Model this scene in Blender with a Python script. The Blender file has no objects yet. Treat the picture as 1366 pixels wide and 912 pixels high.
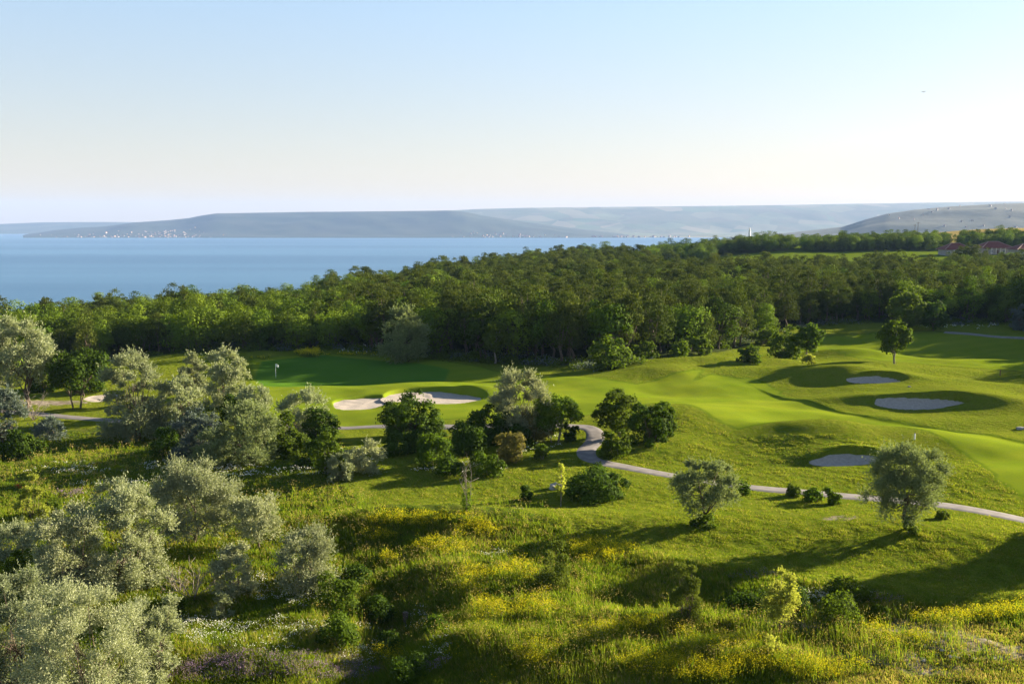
import bpy, math
import numpy as np
R = math.radians
sc = bpy.context.scene
COL = sc.collection
rng = np.random.default_rng(7)
# ---------------------------------------------------------------- camera
CZ, FP, U0, V0, PITCH = 26.0, 1328.0, 683.0, 456.0, R(6.78)
cam_d = bpy.data.cameras.new('camera'); cam = bpy.data.objects.new('camera', cam_d); COL.objects.link(cam)
cam.location = (0, 0, CZ); cam.rotation_euler = (R(90)-PITCH, 0, 0)
cam_d.sensor_width = 36; cam_d.lens = 35; cam_d.clip_start = 0.5; cam_d.clip_end = 120000
sc.camera = cam
# ---------------------------------------------------------------- light
SUN_EL, SUN_AZ = 14.5, 28.0      # azimuth measured from +X towards +Y
S = np.array([math.cos(R(SUN_EL))*math.cos(R(SUN_AZ)), math.cos(R(SUN_EL))*math.sin(R(SUN_AZ)), math.sin(R(SUN_EL))])
w = bpy.data.worlds.new('World'); sc.world = w; w.use_nodes = True
nt = w.node_tree; bg = nt.nodes['Background']
sky = nt.nodes.new('ShaderNodeTexSky'); sky.sky_type = 'NISHITA'; sky.sun_disc = False
sky.sun_elevation = R(SUN_EL); sky.sun_rotation = R(90-SUN_AZ)
sky.altitude = 100; sky.air_density = 1.0; sky.dust_density = 0.45; sky.ozone_density = 1.0
gm = nt.nodes.new('ShaderNodeGamma'); gm.inputs[1].default_value = .58; nt.links.new(sky.outputs[0], gm.inputs[0])
tn_ = nt.nodes.new('ShaderNodeMix'); tn_.data_type = 'RGBA'; tn_.blend_type = 'MULTIPLY'; tn_.inputs[0].default_value = 1; tcw = nt.nodes.new('ShaderNodeTexCoord'); sx = nt.nodes.new('ShaderNodeSeparateXYZ'); nt.links.new(tcw.outputs['Generated'], sx.inputs[0])
rw = nt.nodes.new('ShaderNodeValToRGB'); nt.links.new(sx.outputs[2], rw.inputs[0])
rw.color_ramp.elements[0].position = 0; rw.color_ramp.elements[0].color = (1.12, .89, .74, 1)
rw.color_ramp.elements[1].position = .20; rw.color_ramp.elements[1].color = (1.0, 1.10, 1.24, 1)
e3 = rw.color_ramp.elements.new(.42); e3.color = (.62, .74, .92, 1)
e4 = rw.color_ramp.elements.new(.8); e4.color = (.42, .54, .75, 1)
nt.links.new(rw.outputs[0], tn_.inputs[7])
nt.links.new(gm.outputs[0], tn_.inputs[6]); nt.links.new(tn_.outputs[2], bg.inputs[0]); bg.inputs[1].default_value = 0.070
sun_d = bpy.data.lights.new('sun', 'SUN'); sun = bpy.data.objects.new('sun', sun_d); COL.objects.link(sun)
sun_d.energy = 5.0; sun_d.angle = R(0.55); sun_d.color = (1.0, 0.86, 0.64)
from mathutils import Vector
sun.rotation_euler = Vector(S.tolist()).to_track_quat('Z', 'Y').to_euler(); sun.location = (60, 40, 60)
vs = sc.view_settings; vs.view_transform = 'Standard'; vs.look = 'None'; vs.gamma = 1; vs.exposure = 2.25; vs.use_curve_mapping = False
sc.cycles.max_bounces = 6; sc.cycles.diffuse_bounces = 3; sc.cycles.transmission_bounces = 3; sc.cycles.volume_bounces = 0
sc.cycles.transparent_max_bounces = 4

# ---------------------------------------------------------------- helpers
def ss(a, b, x):
    t = np.clip((x-a)/(b-a), 0, 1); return t*t*(3-2*t)
def ray(u, v):
    u = np.asarray(u, float); v = np.asarray(v, float)
    c, s = math.cos(PITCH), math.sin(PITCH)
    return u-U0, FP*c-(v-V0)*s, -(v-V0)*c-FP*s
def G(u, v):                     # onto z = 0
    x, y, z = ray(u, v); t = CZ/(-z); return np.stack([x*t, y*t], -1)
def at(u, v, n=10):              # onto the terrain
    x, y, z = ray(u, v); h = np.zeros(np.broadcast(x, y).shape)
    for _ in range(n):
        t = (CZ-h)/(-z); h = 0.5*h+0.5*T(x*t, y*t) if _ < n-2 else T(x*t, y*t)
    return np.stack([x*t, y*t, h], -1)
def seg_dist(P, poly):           # distance to a polyline + signed side
    P = np.asarray(P); best = np.full(P.shape[:-1], 1e9); side = np.zeros(P.shape[:-1])
    for a, b in zip(poly[:-1], poly[1:]):
        ab = b-a; t = np.clip(((P-a)@ab)/(ab@ab), 0, 1)
        q = a+t[..., None]*ab; d = np.linalg.norm(P-q, axis=-1)
        cr = ab[0]*(P[..., 1]-a[1])-ab[1]*(P[..., 0]-a[0])
        m = d < best; best = np.where(m, d, best); side = np.where(m, np.sign(cr), side)
    return best, side
def inside(P, poly):
    x, y = P[..., 0], P[..., 1]; r = np.zeros(x.shape, bool); n = len(poly)
    for i in range(n):
        x0, y0 = poly[i]; x1, y1 = poly[(i+1) % n]
        if y0 == y1: continue
        c = ((y0 > y) != (y1 > y)) & (x < (x1-x0)*(y-y0)/(y1-y0)+x0); r ^= c
    return r
def sdf(P, pxpoly):              # signed distance (m) to a polygon given by picture anchors, + inside
    q = G(*np.array(pxpoly, float).T); d, _ = seg_dist(P, np.vstack([q, q[:1]]))
    return np.where(inside(P, q), d, -d)
_wr = np.random.default_rng(3)
_W = {}
def wob(x, y, L, seed=0):
    k = (round(L, 3), seed)
    if k not in _W:
        a = _wr.uniform(0, 2*math.pi, 9); _W[k] = [(math.cos(t)*2*math.pi/(L*f), math.sin(t)*2*math.pi/(L*f), p) for t, f, p in zip(a, _wr.uniform(.6, 1.7, 9), _wr.uniform(0, 7, 9))]
    return sum(np.sin(x*kx+y*ky+p+1.3*np.sin(y*kx*.7-x*ky*.6+p)) for kx, ky, p in _W[k])/4.2

# ---------------------------------------------------------------- terrain shape
DU = np.array([-900, 0, 300, 500, 620, 850, 1050, 1366, 2200.])
DD = np.array([0, 150, 200, 300, 430, 560, 660, 800, 950, 1400.])
DZ = np.array([[0, 0, -3, -8, -12, -12, -12, -12, -12, -12],
               [0, 0, -2, -6, -8, -8, -8, -8, -8, -8],
               [0, 0, 0, -5, -8, -8, -8, -8, -8, -8],
               [0, 0, 0, -2, -4, -5, -5, -5, -5, -5],
               [0, 0, 0, -1, -2, -2, -2, -2, -2, -2],
               [0, 0, 0, 0, 0, 1, 2, 2, 2, 2],
               [0, 0, 0, 0, 1, 5, 8.5, 11, 11, 11],
               [0, 0, 0, 0, 1, 5.5, 10, 16, 21.4, 22],
               [0, 0, 0, 0, 1, 5.5, 10, 16, 21.4, 22.]])
def bil(tab, u, d):
    u = np.clip(u, DU[0], DU[-1]-1e-3); d = np.clip(d, 0, DD[-1]-1e-3)
    i = np.searchsorted(DU, u, 'right')-1; j = np.searchsorted(DD, d, 'right')-1
    a = ss(0, 1, (u-DU[i])/(DU[i+1]-DU[i])); b = (d-DD[j])/(DD[j+1]-DD[j])
    return (tab[i, j]*(1-a)+tab[i+1, j]*a)*(1-b)+(tab[i, j+1]*(1-a)+tab[i+1, j+1]*a)*b
EU = [-900, 0, 200, 400, 500, 600, 700, 850, 1000, 1366, 2200]
ED = [190, 262, 330, 370, 410, 480, 590, 780, 900, 1000, 1100]
def az_u(x, y): return U0+FP*x/np.maximum(y, 1)
# gaussian mounds: u, v, across m, deep m, height m, turn deg
MO = [(960, 488, 19, 4.6, 1.7, 6), (880, 500, 14, 6, 1.2, 14), (1060, 500, 12, 6, .7, -4), (1190, 495, 13, 4.5, .9, -6), (1110, 505, 8, 4, .8, -20),
      (1275, 516, 14, 5.5, .9, -14), (1330, 540, 12, 7, .8, -10), (1130, 470, 12, 3.0, 1.9, 4), (1240, 500, 16, 5, .6, 0),
      (1150, 584, 14, 6, 1.3, -4), (1240, 598, 13, 5, 1.2, -14), (1050, 583, 12, 6, .6, 8), (1330, 640, 10, 6, .5, -10),
      (915, 560, 9, 6, 1.5, 5), (870, 600, 8, 5, .8, 0), (1010, 545, 20, 6, .7, -8),
      (1150, 546, 17, 4.5, -1.1, -10), (1000, 525, 15, 5, -.7, 0), (1290, 570, 16, 6, -.5, -12), (1250, 458, 48, 18, -3.0, 0), (900, 520, 14, 4, -.5, 10),
      (560, 512, 10, 3.2, .7, 4), (450, 520, 12, 4, .5, 0), (380, 495, 14, 5, .6, 0), (640, 525, 7, 3, .7, 0), (500, 500, 26, 9, -1.1, 0),
      (130, 515, 10, 4, .5, 0), (950, 690, 9, 5, .4, 0), (1180, 702, 9, 5, .5, 0), (1100, 790, 12, 3, .7, -10), (1290, 725, 14, 4, .5, -8),
      (800, 700, 12, 4, .5, -16), (640, 705, 10, 3, 1.1, -6), (520, 700, 8, 3, .9, 0), (700, 690, 12, 3, .4, -4), (850, 745, 9, 2.6, .6, -12),
      (700, 800, 7, 2.6, 1.0, 0), (900, 840, 10, 2.4, 1.1, -4), (640, 870, 6, 2.4, 1.0, 0), (1200, 860, 9, 4, .5, 0), (960, 895, 7, 2.2, .9, 0), (600, 770, 6, 2.2, .9, 0), (800, 800, 8, 2.5, -.7, 0),
      (440, 780, 3.4, 2.6, .9, 0), (440, 835, 3.2, 2.4, 1.0, 0), (330, 880, 7, 3, .9, 0), (130, 760, 9, 5, .5, 0), (260, 700, 8, 4, .4, 0), (500, 880, 2.8, 5, -1.3, 0), (515, 815, 3.4, 6, -1.5, 0), (480, 750, 3.8, 5, -1.3, 0)]
MOG = [(G(u, v), a, b, h, R(t)) for u, v, a, b, h, t in MO]
STEP = G(*np.array([(1040, 519), (1062, 509), (1045, 524), (1085, 536), (1160, 553), (1250, 566), (1310, 577), (1366, 590), (1500, 615)]).T)[2:]
STEP2 = G(*np.array([(1046, 520), (1056, 508), (1080, 500), (1120, 498)]).T)
# bunkers: u, v, half width px, half depth px, turn, label
BK = [(484, 536.5, 39, 7.5, 0, 'kidney-shaped sand bunker left of the pair below the flag green, partly behind a dark green bush'),
      (573, 530, 60, 9, -3, 'wide sand bunker right of the pair below the flag green'),
      (1173, 510, 36, 6.4, -3, 'small shaded sand bunker farthest up the right slope'),
      (1232, 535, 64, 8.0, -10, 'long narrow shaded sand bunker on the right slope'),
      (1138, 613, 46, 10.5, -2, 'oval sand bunker half hidden behind the big silver olive tree'),
      (137, 528, 20, 6, 0, 'sand bunker glimpsed between the trees on the far left')]
BKP = []; GS = [0, 0, .35, .35, .31, 0]
for u, v, hw, hd, tn, lb in BK:
    c = G(u, v); a = hw*c[1]/FP; b = (G(u, v-hd)[1]-G(u, v+hd)[1])/2
    gs = GS[len(BKP)]
    if gs: nr = G(u, v+hd); b = hd*nr[1]/FP/(CZ/nr[1]+gs); c = nr+np.array([0, b])
    e = G(u+20, v-20*math.sin(R(tn)))-c; ang = math.atan2(e[1], e[0]) if tn else 0
    BKP.append([c, a, b, R(tn)*(1.0 if gs else 2.6), lb])
def brad(th, i): return 1+.10*np.sin(2*th+i*1.7)+.07*np.sin(3*th+i*2.3)+.03*np.sin(5*th+i)
def bell(x, y, i):
    c, a, b, ang, _ = BKP[i]; dx, dy = x-c[0], y-c[1]
    X = dx*math.cos(ang)+dy*math.sin(ang); Y = -dx*math.sin(ang)+dy*math.cos(ang)
    X, Y = X/a, Y/b; return np.hypot(X, Y)/brad(np.arctan2(Y, X), i)
def T0(x, y):
    x = np.asarray(x, float); y = np.asarray(y, float)
    d = y; z = bil(DZ, az_u(x, y), np.maximum(d, 0))
    far = ss(150, 400, y)
    z = z+wob(x, y, 34, 1)*.30*(1-far*.5)+wob(x, y, 13, 2)*(.05+.09*ss(98, 112, y))+wob(x, y, 5.5, 3)*(.012+.03*ss(98, 112, y))*(1-far)+far*wob(x, y, 90, 5)*.8
    near = 1-ss(-5, 2, y-np.interp(az_u(x, y), [300, 480, 640, 770, 880, 1060, 1230, 1366], [92, 88, 86, 82, 77, 72, 66.5, 64.5]))
    z = z+near*(wob(x, y, 4.2, 4)*.14+wob(x, y, 2.0, 6)*.06)
    for c, a, b, h, t in MOG:
        dx, dy = x-c[0], y-c[1]; X = dx*math.cos(t)+dy*math.sin(t); Y = -dx*math.sin(t)+dy*math.cos(t)
        q = (X/a)**2+(Y/b)**2; z = z+np.where(q < 9, h*np.exp(-q), 0)
    return z
def bloc(x, y, i):
    c, a, b, ang, _ = BKP[i]; dx, dy = x-c[0], y-c[1]
    return dx*math.cos(ang)+dy*math.sin(ang), -dx*math.sin(ang)+dy*math.cos(ang)
def T1(x, y):
    z = T0(x, y)
    for i, g in enumerate(GS):
        if g:
            X, Y = bloc(x, y, i); a, b = BKP[i][1:3]
            z = z+(2*g*b+.15)*ss(-b, b*1.1, Y)*np.exp(-np.abs(X/(1.7*a))**2.6)*(1-ss(b+3, b+22, Y))
    m = (y > 95) & (y < 190) & (x > 25)
    if np.any(m):
        P = np.stack([x, y], -1); d, s = seg_dist(P, STEP)
        z = z-np.where(s < 0, 0, 1)*0  # keep shape
        z = z-.34*np.where(s < 0, ss(0, 1.3, d)*np.exp(-d/4.5), 0)
        d2, s2 = seg_dist(P, STEP2); z = z-.0*np.where(s2 > 0, ss(0, .6, d2)*np.exp(-d2/3.0), 0)
    return z
BZ = []
LIP = [.2, .35, .28, .32, .32, .3]
for i, (c, a, b, ang, lb) in enumerate(BKP):
    th = np.linspace(0, 2*math.pi, 48, False); r = brad(th, i)
    X, Y = a*r*np.cos(th), b*r*np.sin(th)
    bx, by = c[0]+X*math.cos(ang)-Y*math.sin(ang), c[1]+X*math.sin(ang)+Y*math.cos(ang)
    BZ.append(float(np.min(T1(bx, by)-GS[i]*(Y+b)))-.10)
def T(x, y):
    x = np.asarray(x, float); y = np.asarray(y, float); z = T1(x, y)
    for i in range(len(BKP)):
        e = bell(x, y, i); t = ss(.93, 1.06, e)
        Xl, Yl = bloc(x, y, i); z = np.where(e < 1.2, (BZ[i]+GS[i]*(Yl+BKP[i][2])-.35)*(1-t)+z*t, z)
        dr = ((x-BKP[i][0][0])*.62+(y-BKP[i][0][1])*.78)/np.maximum(np.hypot(x-BKP[i][0][0], y-BKP[i][0][1]), .1)
        z = z+np.where((e > 1.0) & (e < 3), LIP[i]*ss(1.0, 1.18, e)*(1-ss(1.3, 2.3, e))*ss(-.15, .75, dr), 0)
    de = np.interp(az_u(x, y), EU, ED)+wob(x, y, 60, 8)*6
    return z-ss(0, 90, y-de)*135

# ---------------------------------------------------------------- mesh / object helpers
def mesh(name, V, F, mats, nv=4, attr=None, smooth=False, mi=None):
    V = np.ascontiguousarray(V, np.float32).reshape(-1, 3); F = np.ascontiguousarray(F, np.int32).reshape(-1, nv)
    me = bpy.data.meshes.new(name); me.vertices.add(len(V)); me.vertices.foreach_set('co', V.ravel())
    me.loops.add(F.size); me.loops.foreach_set('vertex_index', F.ravel())
    me.polygons.add(len(F)); me.polygons.foreach_set('loop_start', np.arange(0, F.size, nv, dtype=np.int32))
    if smooth: me.polygons.foreach_set('use_smooth', np.ones(len(F), bool))
    if mi is not None: me.polygons.foreach_set('material_index', np.asarray(mi, np.int32))
    for m in (mats if isinstance(mats, (list, tuple)) else [mats]): me.materials.append(m)
    for k, a in (attr or {}).items():
        a = np.asarray(a, np.float32)
        if a.ndim == 1: t = me.attributes.new(k, 'FLOAT', 'POINT'); t.data.foreach_set('value', a)
    me.update(calc_edges=True); return me
def ob(name, me, parent=None, loc=None, rz=0, scale=None):
    o = bpy.data.objects.new(name, me); COL.objects.link(o)
    if parent: o.parent = parent
    if loc is not None: o.location = loc
    o.rotation_euler[2] = rz
    if scale is not None: o.scale = scale
    return o
def tag(o, label, cat, group=None, kind=None):
    if label: o['label'] = label
    if cat: o['category'] = cat
    if group: o['group'] = group
    if kind: o['kind'] = kind
    return o
def struct(name, me, label, cat=None):
    o = ob(name, me); o['kind'] = 'structure'; o['label'] = label; o['category'] = cat or name.replace('_', ' '); return o
class MB:                        # polygon collector for hard things
    def __init__(s): s.v = []; s.f = []
    def box(s, c, d, rz=0):
        n = len(s.v); cs, sn = math.cos(rz), math.sin(rz)
        for i in (-.5, .5):
            for j in (-.5, .5):
                for k in (-.5, .5):
                    x, y, z = i*d[0], j*d[1], k*d[2]; s.v.append((c[0]+x*cs-y*sn, c[1]+x*sn+y*cs, c[2]+z))
        for q in ((0, 1, 3, 2), (4, 6, 7, 5), (0, 4, 5, 1), (2, 3, 7, 6), (0, 2, 6, 4), (1, 5, 7, 3)): s.f.append([n+a for a in q])
    def poly(s, pts):
        n = len(s.v); s.v += [tuple(p) for p in pts]; s.f.append(list(range(n, n+len(pts))))
    def tube(s, P, rr, k=7, cap=True):
        P = [Vector(p) for p in P]; n = len(s.v)
        for i, p in enumerate(P):
            d = (P[min(i+1, len(P)-1)]-P[max(i-1, 0)]).normalized()
            a = d.orthogonal().normalized(); b = d.cross(a)
            for j in range(k):
                t = 2*math.pi*j/k; s.v.append(tuple(p+(a*math.cos(t)+b*math.sin(t))*rr[i]))
        for i in range(len(P)-1):
            for j in range(k):
                s.f.append([n+i*k+j, n+i*k+(j+1) % k, n+(i+1)*k+(j+1) % k, n+(i+1)*k+j])
        if cap: s.f.append([n+(len(P)-1)*k+j for j in range(k)]); s.f.append([n+j for j in range(k)][::-1])
    def me(s, name, mat, smooth=False):
        m = bpy.data.meshes.new(name); m.from_pydata(s.v, [], s.f); m.materials.append(mat)
        if smooth: m.polygons.foreach_set('use_smooth', np.ones(len(m.polygons), bool))
        m.update(); return m

# ---------------------------------------------------------------- materials
def mat(name):
    m = bpy.data.materials.new(name); m.use_nodes = True; t = m.node_tree; t.nodes.clear()
    out = t.nodes.new('ShaderNodeOutputMaterial'); return m, t, out
def nd(t, ty, **k):
    n = t.nodes.new(ty)
    for a, b in k.items(): setattr(n, a, b)
    return n
def mixc(t, f, a, b, bt='MIX'):
    n = t.nodes.new('ShaderNodeMix'); n.data_type = 'RGBA'; n.blend_type = bt
    for i, v in ((0, f), (6, a), (7, b)):
        if isinstance(v, (int, float)): n.inputs[i].default_value = v
        elif isinstance(v, tuple): n.inputs[i].default_value = (*v, 1)[:4]
        else: t.links.new(v, n.inputs[i])
    return n.outputs[2]
def noise(t, vec, sc_, det=4, rough=.55, lo=.35, hi=.65):
    n = nd(t, 'ShaderNodeTexNoise'); n.inputs['Scale'].default_value = sc_; n.inputs['Detail'].default_value = det; n.inputs['Roughness'].default_value = rough
    t.links.new(vec, n.inputs['Vector']); r = nd(t, 'ShaderNodeMapRange'); r.inputs[1].default_value = lo; r.inputs[2].default_value = hi
    t.links.new(n.outputs[0], r.inputs[0]); return r.outputs[0], n.outputs[0]
def math_(t, op, a, b):
    n = nd(t, 'ShaderNodeMath', operation=op)
    for i, v in ((0, a), (1, b)):
        if isinstance(v, (int, float)): n.inputs[i].default_value = v
        else: t.links.new(v, n.inputs[i])
    return n.outputs[0]
def leaf_mat(name, a, b, c=None, trans=.35, rough=.65, spec=.25, jitter=.35):
    rough = .85; spec *= .3
    m, t, out = mat(name)
    at_ = nd(t, 'ShaderNodeAttribute', attribute_name='tint'); oi = nd(t, 'ShaderNodeObjectInfo')
    col = mixc(t, at_.outputs['Fac'], a, b)
    if c: col = mixc(t, math_(t, 'MULTIPLY', oi.outputs['Random'], .75), col, c)
    hs = nd(t, 'ShaderNodeHueSaturation'); t.links.new(col, hs.inputs['Color'])
    mr = nd(t, 'ShaderNodeMapRange'); mr.inputs[3].default_value = 1-jitter; mr.inputs[4].default_value = 1+jitter
    w2 = nd(t, 'ShaderNodeTexWhiteNoise', noise_dimensions='1D'); t.links.new(oi.outputs['Random'], w2.inputs['W'])
    t.links.new(w2.outputs['Value'], mr.inputs[0]); t.links.new(mr.outputs[0], hs.inputs['Value'])
    p = nd(t, 'ShaderNodeBsdfPrincipled'); p.inputs['Roughness'].default_value = rough; p.inputs['Specular IOR Level'].default_value = spec
    t.links.new(hs.outputs[0], p.inputs['Base Color'])
    tr = nd(t, 'ShaderNodeBsdfTranslucent'); tc = mixc(t, 1.0, hs.outputs[0], (1.25, 1.3, .75), 'MULTIPLY'); t.links.new(tc, tr.inputs['Color'])
    mx = nd(t, 'ShaderNodeMixShader'); mx.inputs[0].default_value = trans
    t.links.new(p.outputs[0], mx.inputs[1]); t.links.new(tr.outputs[0], mx.inputs[2]); t.links.new(mx.outputs[0], out.inputs[0]); return m
def simple(name, col, rough=.8, noise_s=None, col2=None, bump=0, spec=.3):
    m, t, out = mat(name); p = nd(t, 'ShaderNodeBsdfPrincipled'); p.inputs['Roughness'].default_value = rough; p.inputs['Specular IOR Level'].default_value = spec
    p.inputs['Base Color'].default_value = (*col, 1)
    if noise_s:
        tc = nd(t, 'ShaderNodeTexCoord'); r, raw = noise(t, tc.outputs['Object'], noise_s, 6)
        t.links.new(mixc(t, r, col, col2 or tuple(c*.7 for c in col)), p.inputs['Base Color'])
        if bump:
            b = nd(t, 'ShaderNodeBump'); b.inputs['Strength'].default_value = bump; b.inputs['Distance'].default_value = .05
            t.links.new(raw, b.inputs['Height']); t.links.new(b.outputs[0], p.inputs['Normal'])
    t.links.new(p.outputs[0], out.inputs[0]); return m

M = {}
M['silver'] = leaf_mat('silver_olive_leaf', (.20, .22, .115), (.35, .36, .225), (.23, .27, .15), .26, .55, .2, .15)
M['olive'] = leaf_mat('grey_green_olive_leaf', (.12, .16, .06), (.25, .29, .13), None, .28, .55, .35, .06)
M['silver_blue'] = leaf_mat('blue_grey_leaf', (.07, .10, .085), (.17, .20, .16), (.11, .14, .13), .25, .6, .3, .1)
M['green'] = leaf_mat('broad_leaf', (.04, .08, .007), (.11, .17, .014), (.09, .12, .012), .42, .5, .2, .18)
M['dark'] = leaf_mat('dark_leaf', (.028, .055, .006), (.075, .12, .011), (.05, .09, .012), .35, .45, .2, .15)
M['yellowgreen'] = leaf_mat('yellow_green_leaf', (.20, .235, .035), (.38, .38, .075), (.27, .31, .05), .45, .5, .3, .1)
M['golden'] = leaf_mat('golden_brown_leaf', (.10, .095, .022), (.20, .17, .045), None, .35, .6, .25, .1)
M['forest'] = leaf_mat('wood_broad_leaf', (.024, .055, .005), (.115, .185, .011), (.15, .20, .014), .20, .5, .2, .48)
M['pine'] = leaf_mat('pine_needle', (.022, .040, .006), (.125, .145, .022), (.05, .075, .012), .18, .6, .15, .25)
M['young_pine'] = leaf_mat('young_pine_needle', (.06, .09, .012), (.17, .20, .03), None, .25, .6, .2, .05)
M['dry'] = leaf_mat('dry_twig_leaf', (.16, .13, .08), (.26, .22, .14), None, .2, .8, .2, .1)
M['bark'] = simple('bark', (.16, .12, .085), .9, 6, (.07, .05, .035), .5)
M['barkg'] = simple('pale_bark', (.30, .26, .21), .9, 6, (.15, .12, .09), .5)
M['grass'] = leaf_mat('meadow_blade', (.085, .145, .009), (.26, .27, .025), None, .45, .7, .12, .0)
M['drygrass'] = leaf_mat('dry_meadow_blade', (.24, .19, .05), (.42, .33, .13), None, .4, .7, .1, .0)
M['yellow'] = leaf_mat('yellow_flower', (.36, .32, .01), (.55, .49, .014), None, .35, .6, .2, .0)
M['white'] = leaf_mat('white_flower', (.55, .55, .50), (.85, .85, .82), None, .25, .6, .2, .0)
M['purple'] = leaf_mat('purple_flower', (.17, .11, .19), (.34, .24, .33), None, .3, .7, .2, .0)
M['redf'] = leaf_mat('red_flower', (.45, .02, .04), (.7, .05, .08), None, .3, .7, .2, .0)
M['sand'] = simple('bunker_sand', (.42, .36, .30), .95, 3.0, (.33, .285, .24), .5)
M['path'] = simple('path_asphalt', (.24, .215, .20), .9, .8, (.155, .14, .13), .25)
M['rock'] = simple('limestone', (.42, .40, .36), .9, 3, (.26, .24, .21), .8)

# ground: masks fairway / green / meadow / dirt / floor / field stored on the sheet
def ground_mat():
    m, t, out = mat('ground_turf'); tc = nd(t, 'ShaderNodeTexCoord'); P = tc.outputs['Object']
    A = {k: nd(t, 'ShaderNodeAttribute', attribute_name=k).outputs['Fac'] for k in ('fair', 'green', 'mead', 'dirt', 'floor', 'field')}
    n1, _ = noise(t, P, .09, 5); n2, r2 = noise(t, P, 1.1, 6, .65); n3, r3 = noise(t, P, 4.0, 6, .75); n4, _ = noise(t, P, .35, 6, .65)
    rough = mixc(t, n1, (.122, .172, .009), (.188, .208, .014)); rough = mixc(t, n4, rough, (.140, .185, .010))
    rough = mixc(t, math_(t, 'MULTIPLY', n2, .62), rough, (.20, .19, .03)); rough = mixc(t, math_(t, 'MULTIPLY', n3, .6), rough, (.045, .085, .006))
    fair = mixc(t, n1, (.145, .200, .012), (.195, .225, .017)); fair = mixc(t, math_(t, 'MULTIPLY', n3, .38), fair, (.08, .14, .008)); fair = mixc(t, math_(t, 'MULTIPLY', n4, .35), fair, (.175, .22, .014))
    wv = nd(t, 'ShaderNodeTexWave'); wv.inputs['Scale'].default_value = .075; wv.inputs['Distortion'].default_value = 1.2; wv.inputs['Detail Scale'].default_value = .3
    mpw = nd(t, 'ShaderNodeMapping'); mpw.inputs['Rotation'].default_value = (0, 0, 1.15); t.links.new(P, mpw.inputs[0]); t.links.new(mpw.outputs[0], wv.inputs['Vector'])
    fair = mixc(t, math_(t, 'MULTIPLY', wv.outputs['Fac'], .30), fair, (.105, .165, .010))
    edge = math_(t, 'MULTIPLY', math_(t, 'MULTIPLY', A['fair'], math_(t, 'SUBTRACT', 1.0, A['fair'])), 2.4)
    c = mixc(t, edge, mixc(t, A['fair'], rough, fair), (.07, .12, .008))
    c = mixc(t, A['green'], c, mixc(t, n1, (.065, .15, .014), (.08, .165, .016)))
    md = mixc(t, n4, (.05, .09, .008), (.11, .12, .02)); c = mixc(t, A['mead'], c, md)
    dirt = mixc(t, n2, (.16, .13, .09), (.30, .26, .21)); c = mixc(t, A['dirt'], c, dirt)
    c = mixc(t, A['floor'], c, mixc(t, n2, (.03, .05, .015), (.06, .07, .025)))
    fl = mixc(t, n4, (.32, .24, .09), (.24, .20, .06)); c = mixc(t, A['field'], c, fl)
    p = nd(t, 'ShaderNodeBsdfPrincipled'); p.inputs['Roughness'].default_value = 1; p.inputs['Specular IOR Level'].default_value = 0
    t.links.new(c, p.inputs['Base Color'])
    h = math_(t, 'ADD', math_(t, 'MULTIPLY', r3, .35), math_(t, 'MULTIPLY', r2, 1.0))
    soft = math_(t, 'SUBTRACT', 1.0, math_(t, 'MULTIPLY', math_(t, 'MAXIMUM', A['fair'], A['green']), .86))
    b = nd(t, 'ShaderNodeBump'); b.inputs['Distance'].default_value = .34; t.links.new(soft, b.inputs['Strength']); t.links.new(h, b.inputs['Height'])
    t.links.new(b.outputs[0], p.inputs['Normal'])
    t.links.new(p.outputs[0], out.inputs[0]); return m
M['ground'] = ground_mat()

# ---------------------------------------------------------------- ground sheet
FRONT_U = [-900, -60, 20, 60, 130, 340, 450, 560, 640, 720, 800, 850, 960, 1010, 1060, 1130, 1366, 1460, 1560, 1700, 2200]
FRONT_V = [560, 515, 490, 482, 474, 466, 464, 474, 482, 486, 492, 482, 465, 450, 436, 430, 432, 440, 480, 510, 540]
def front_d(u): return CZ*FP/(np.interp(u, FRONT_U, FRONT_V)-298)
MOWN_LINE = [(440, 560), (470, 600), (455, 640), (500, 688), (600, 690), (690, 698), (770, 712), (880, 742), (960, 757), (1060, 772), (1150, 792), (1230, 806), (1366, 818), (1600, 850)]
MEAD_R = MOWN_LINE+[(1600, 1400), (-600, 1400), (-600, 560), (300, 575)]
FAIR = [[(862, 524), (950, 503), (1010, 506), (1040, 516), (1046, 524), (1086, 537), (1160, 554), (1250, 567), (1366, 591), (1600, 640), (1600, 760), (1366, 665), (1330, 648), (1300, 618), (1240, 594), (1160, 580), (1060, 576), (985, 582), (930, 560), (880, 545)],
        [(335, 566), (335, 478), (430, 472), (560, 478), (690, 496), (850, 512), (940, 500), (880, 540), (800, 552), (700, 556), (560, 560), (450, 566)],
        [(1010, 470), (1080, 447), (1200, 440), (1366, 444), (1600, 455), (1600, 500), (1366, 497), (1200, 480), (1100, 470)]]
GREEN = [(340, 500), (350, 481), (430, 475), (540, 482), (600, 492), (590, 506), (520, 514), (420, 517), (350, 513)]
DIRT = [(1230, 838, 80, 16), (1270, 858, 70, 14), (1050, 838, 78, 15), (1170, 880, 80, 12), (1340, 870, 60, 16), (1240, 895, 60, 10), (450, 900, 60, 8), (690, 692, 12, 3), (1120, 700, 30, 4), (60, 535, 60, 4), (1090, 838, 60, 8)]
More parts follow.
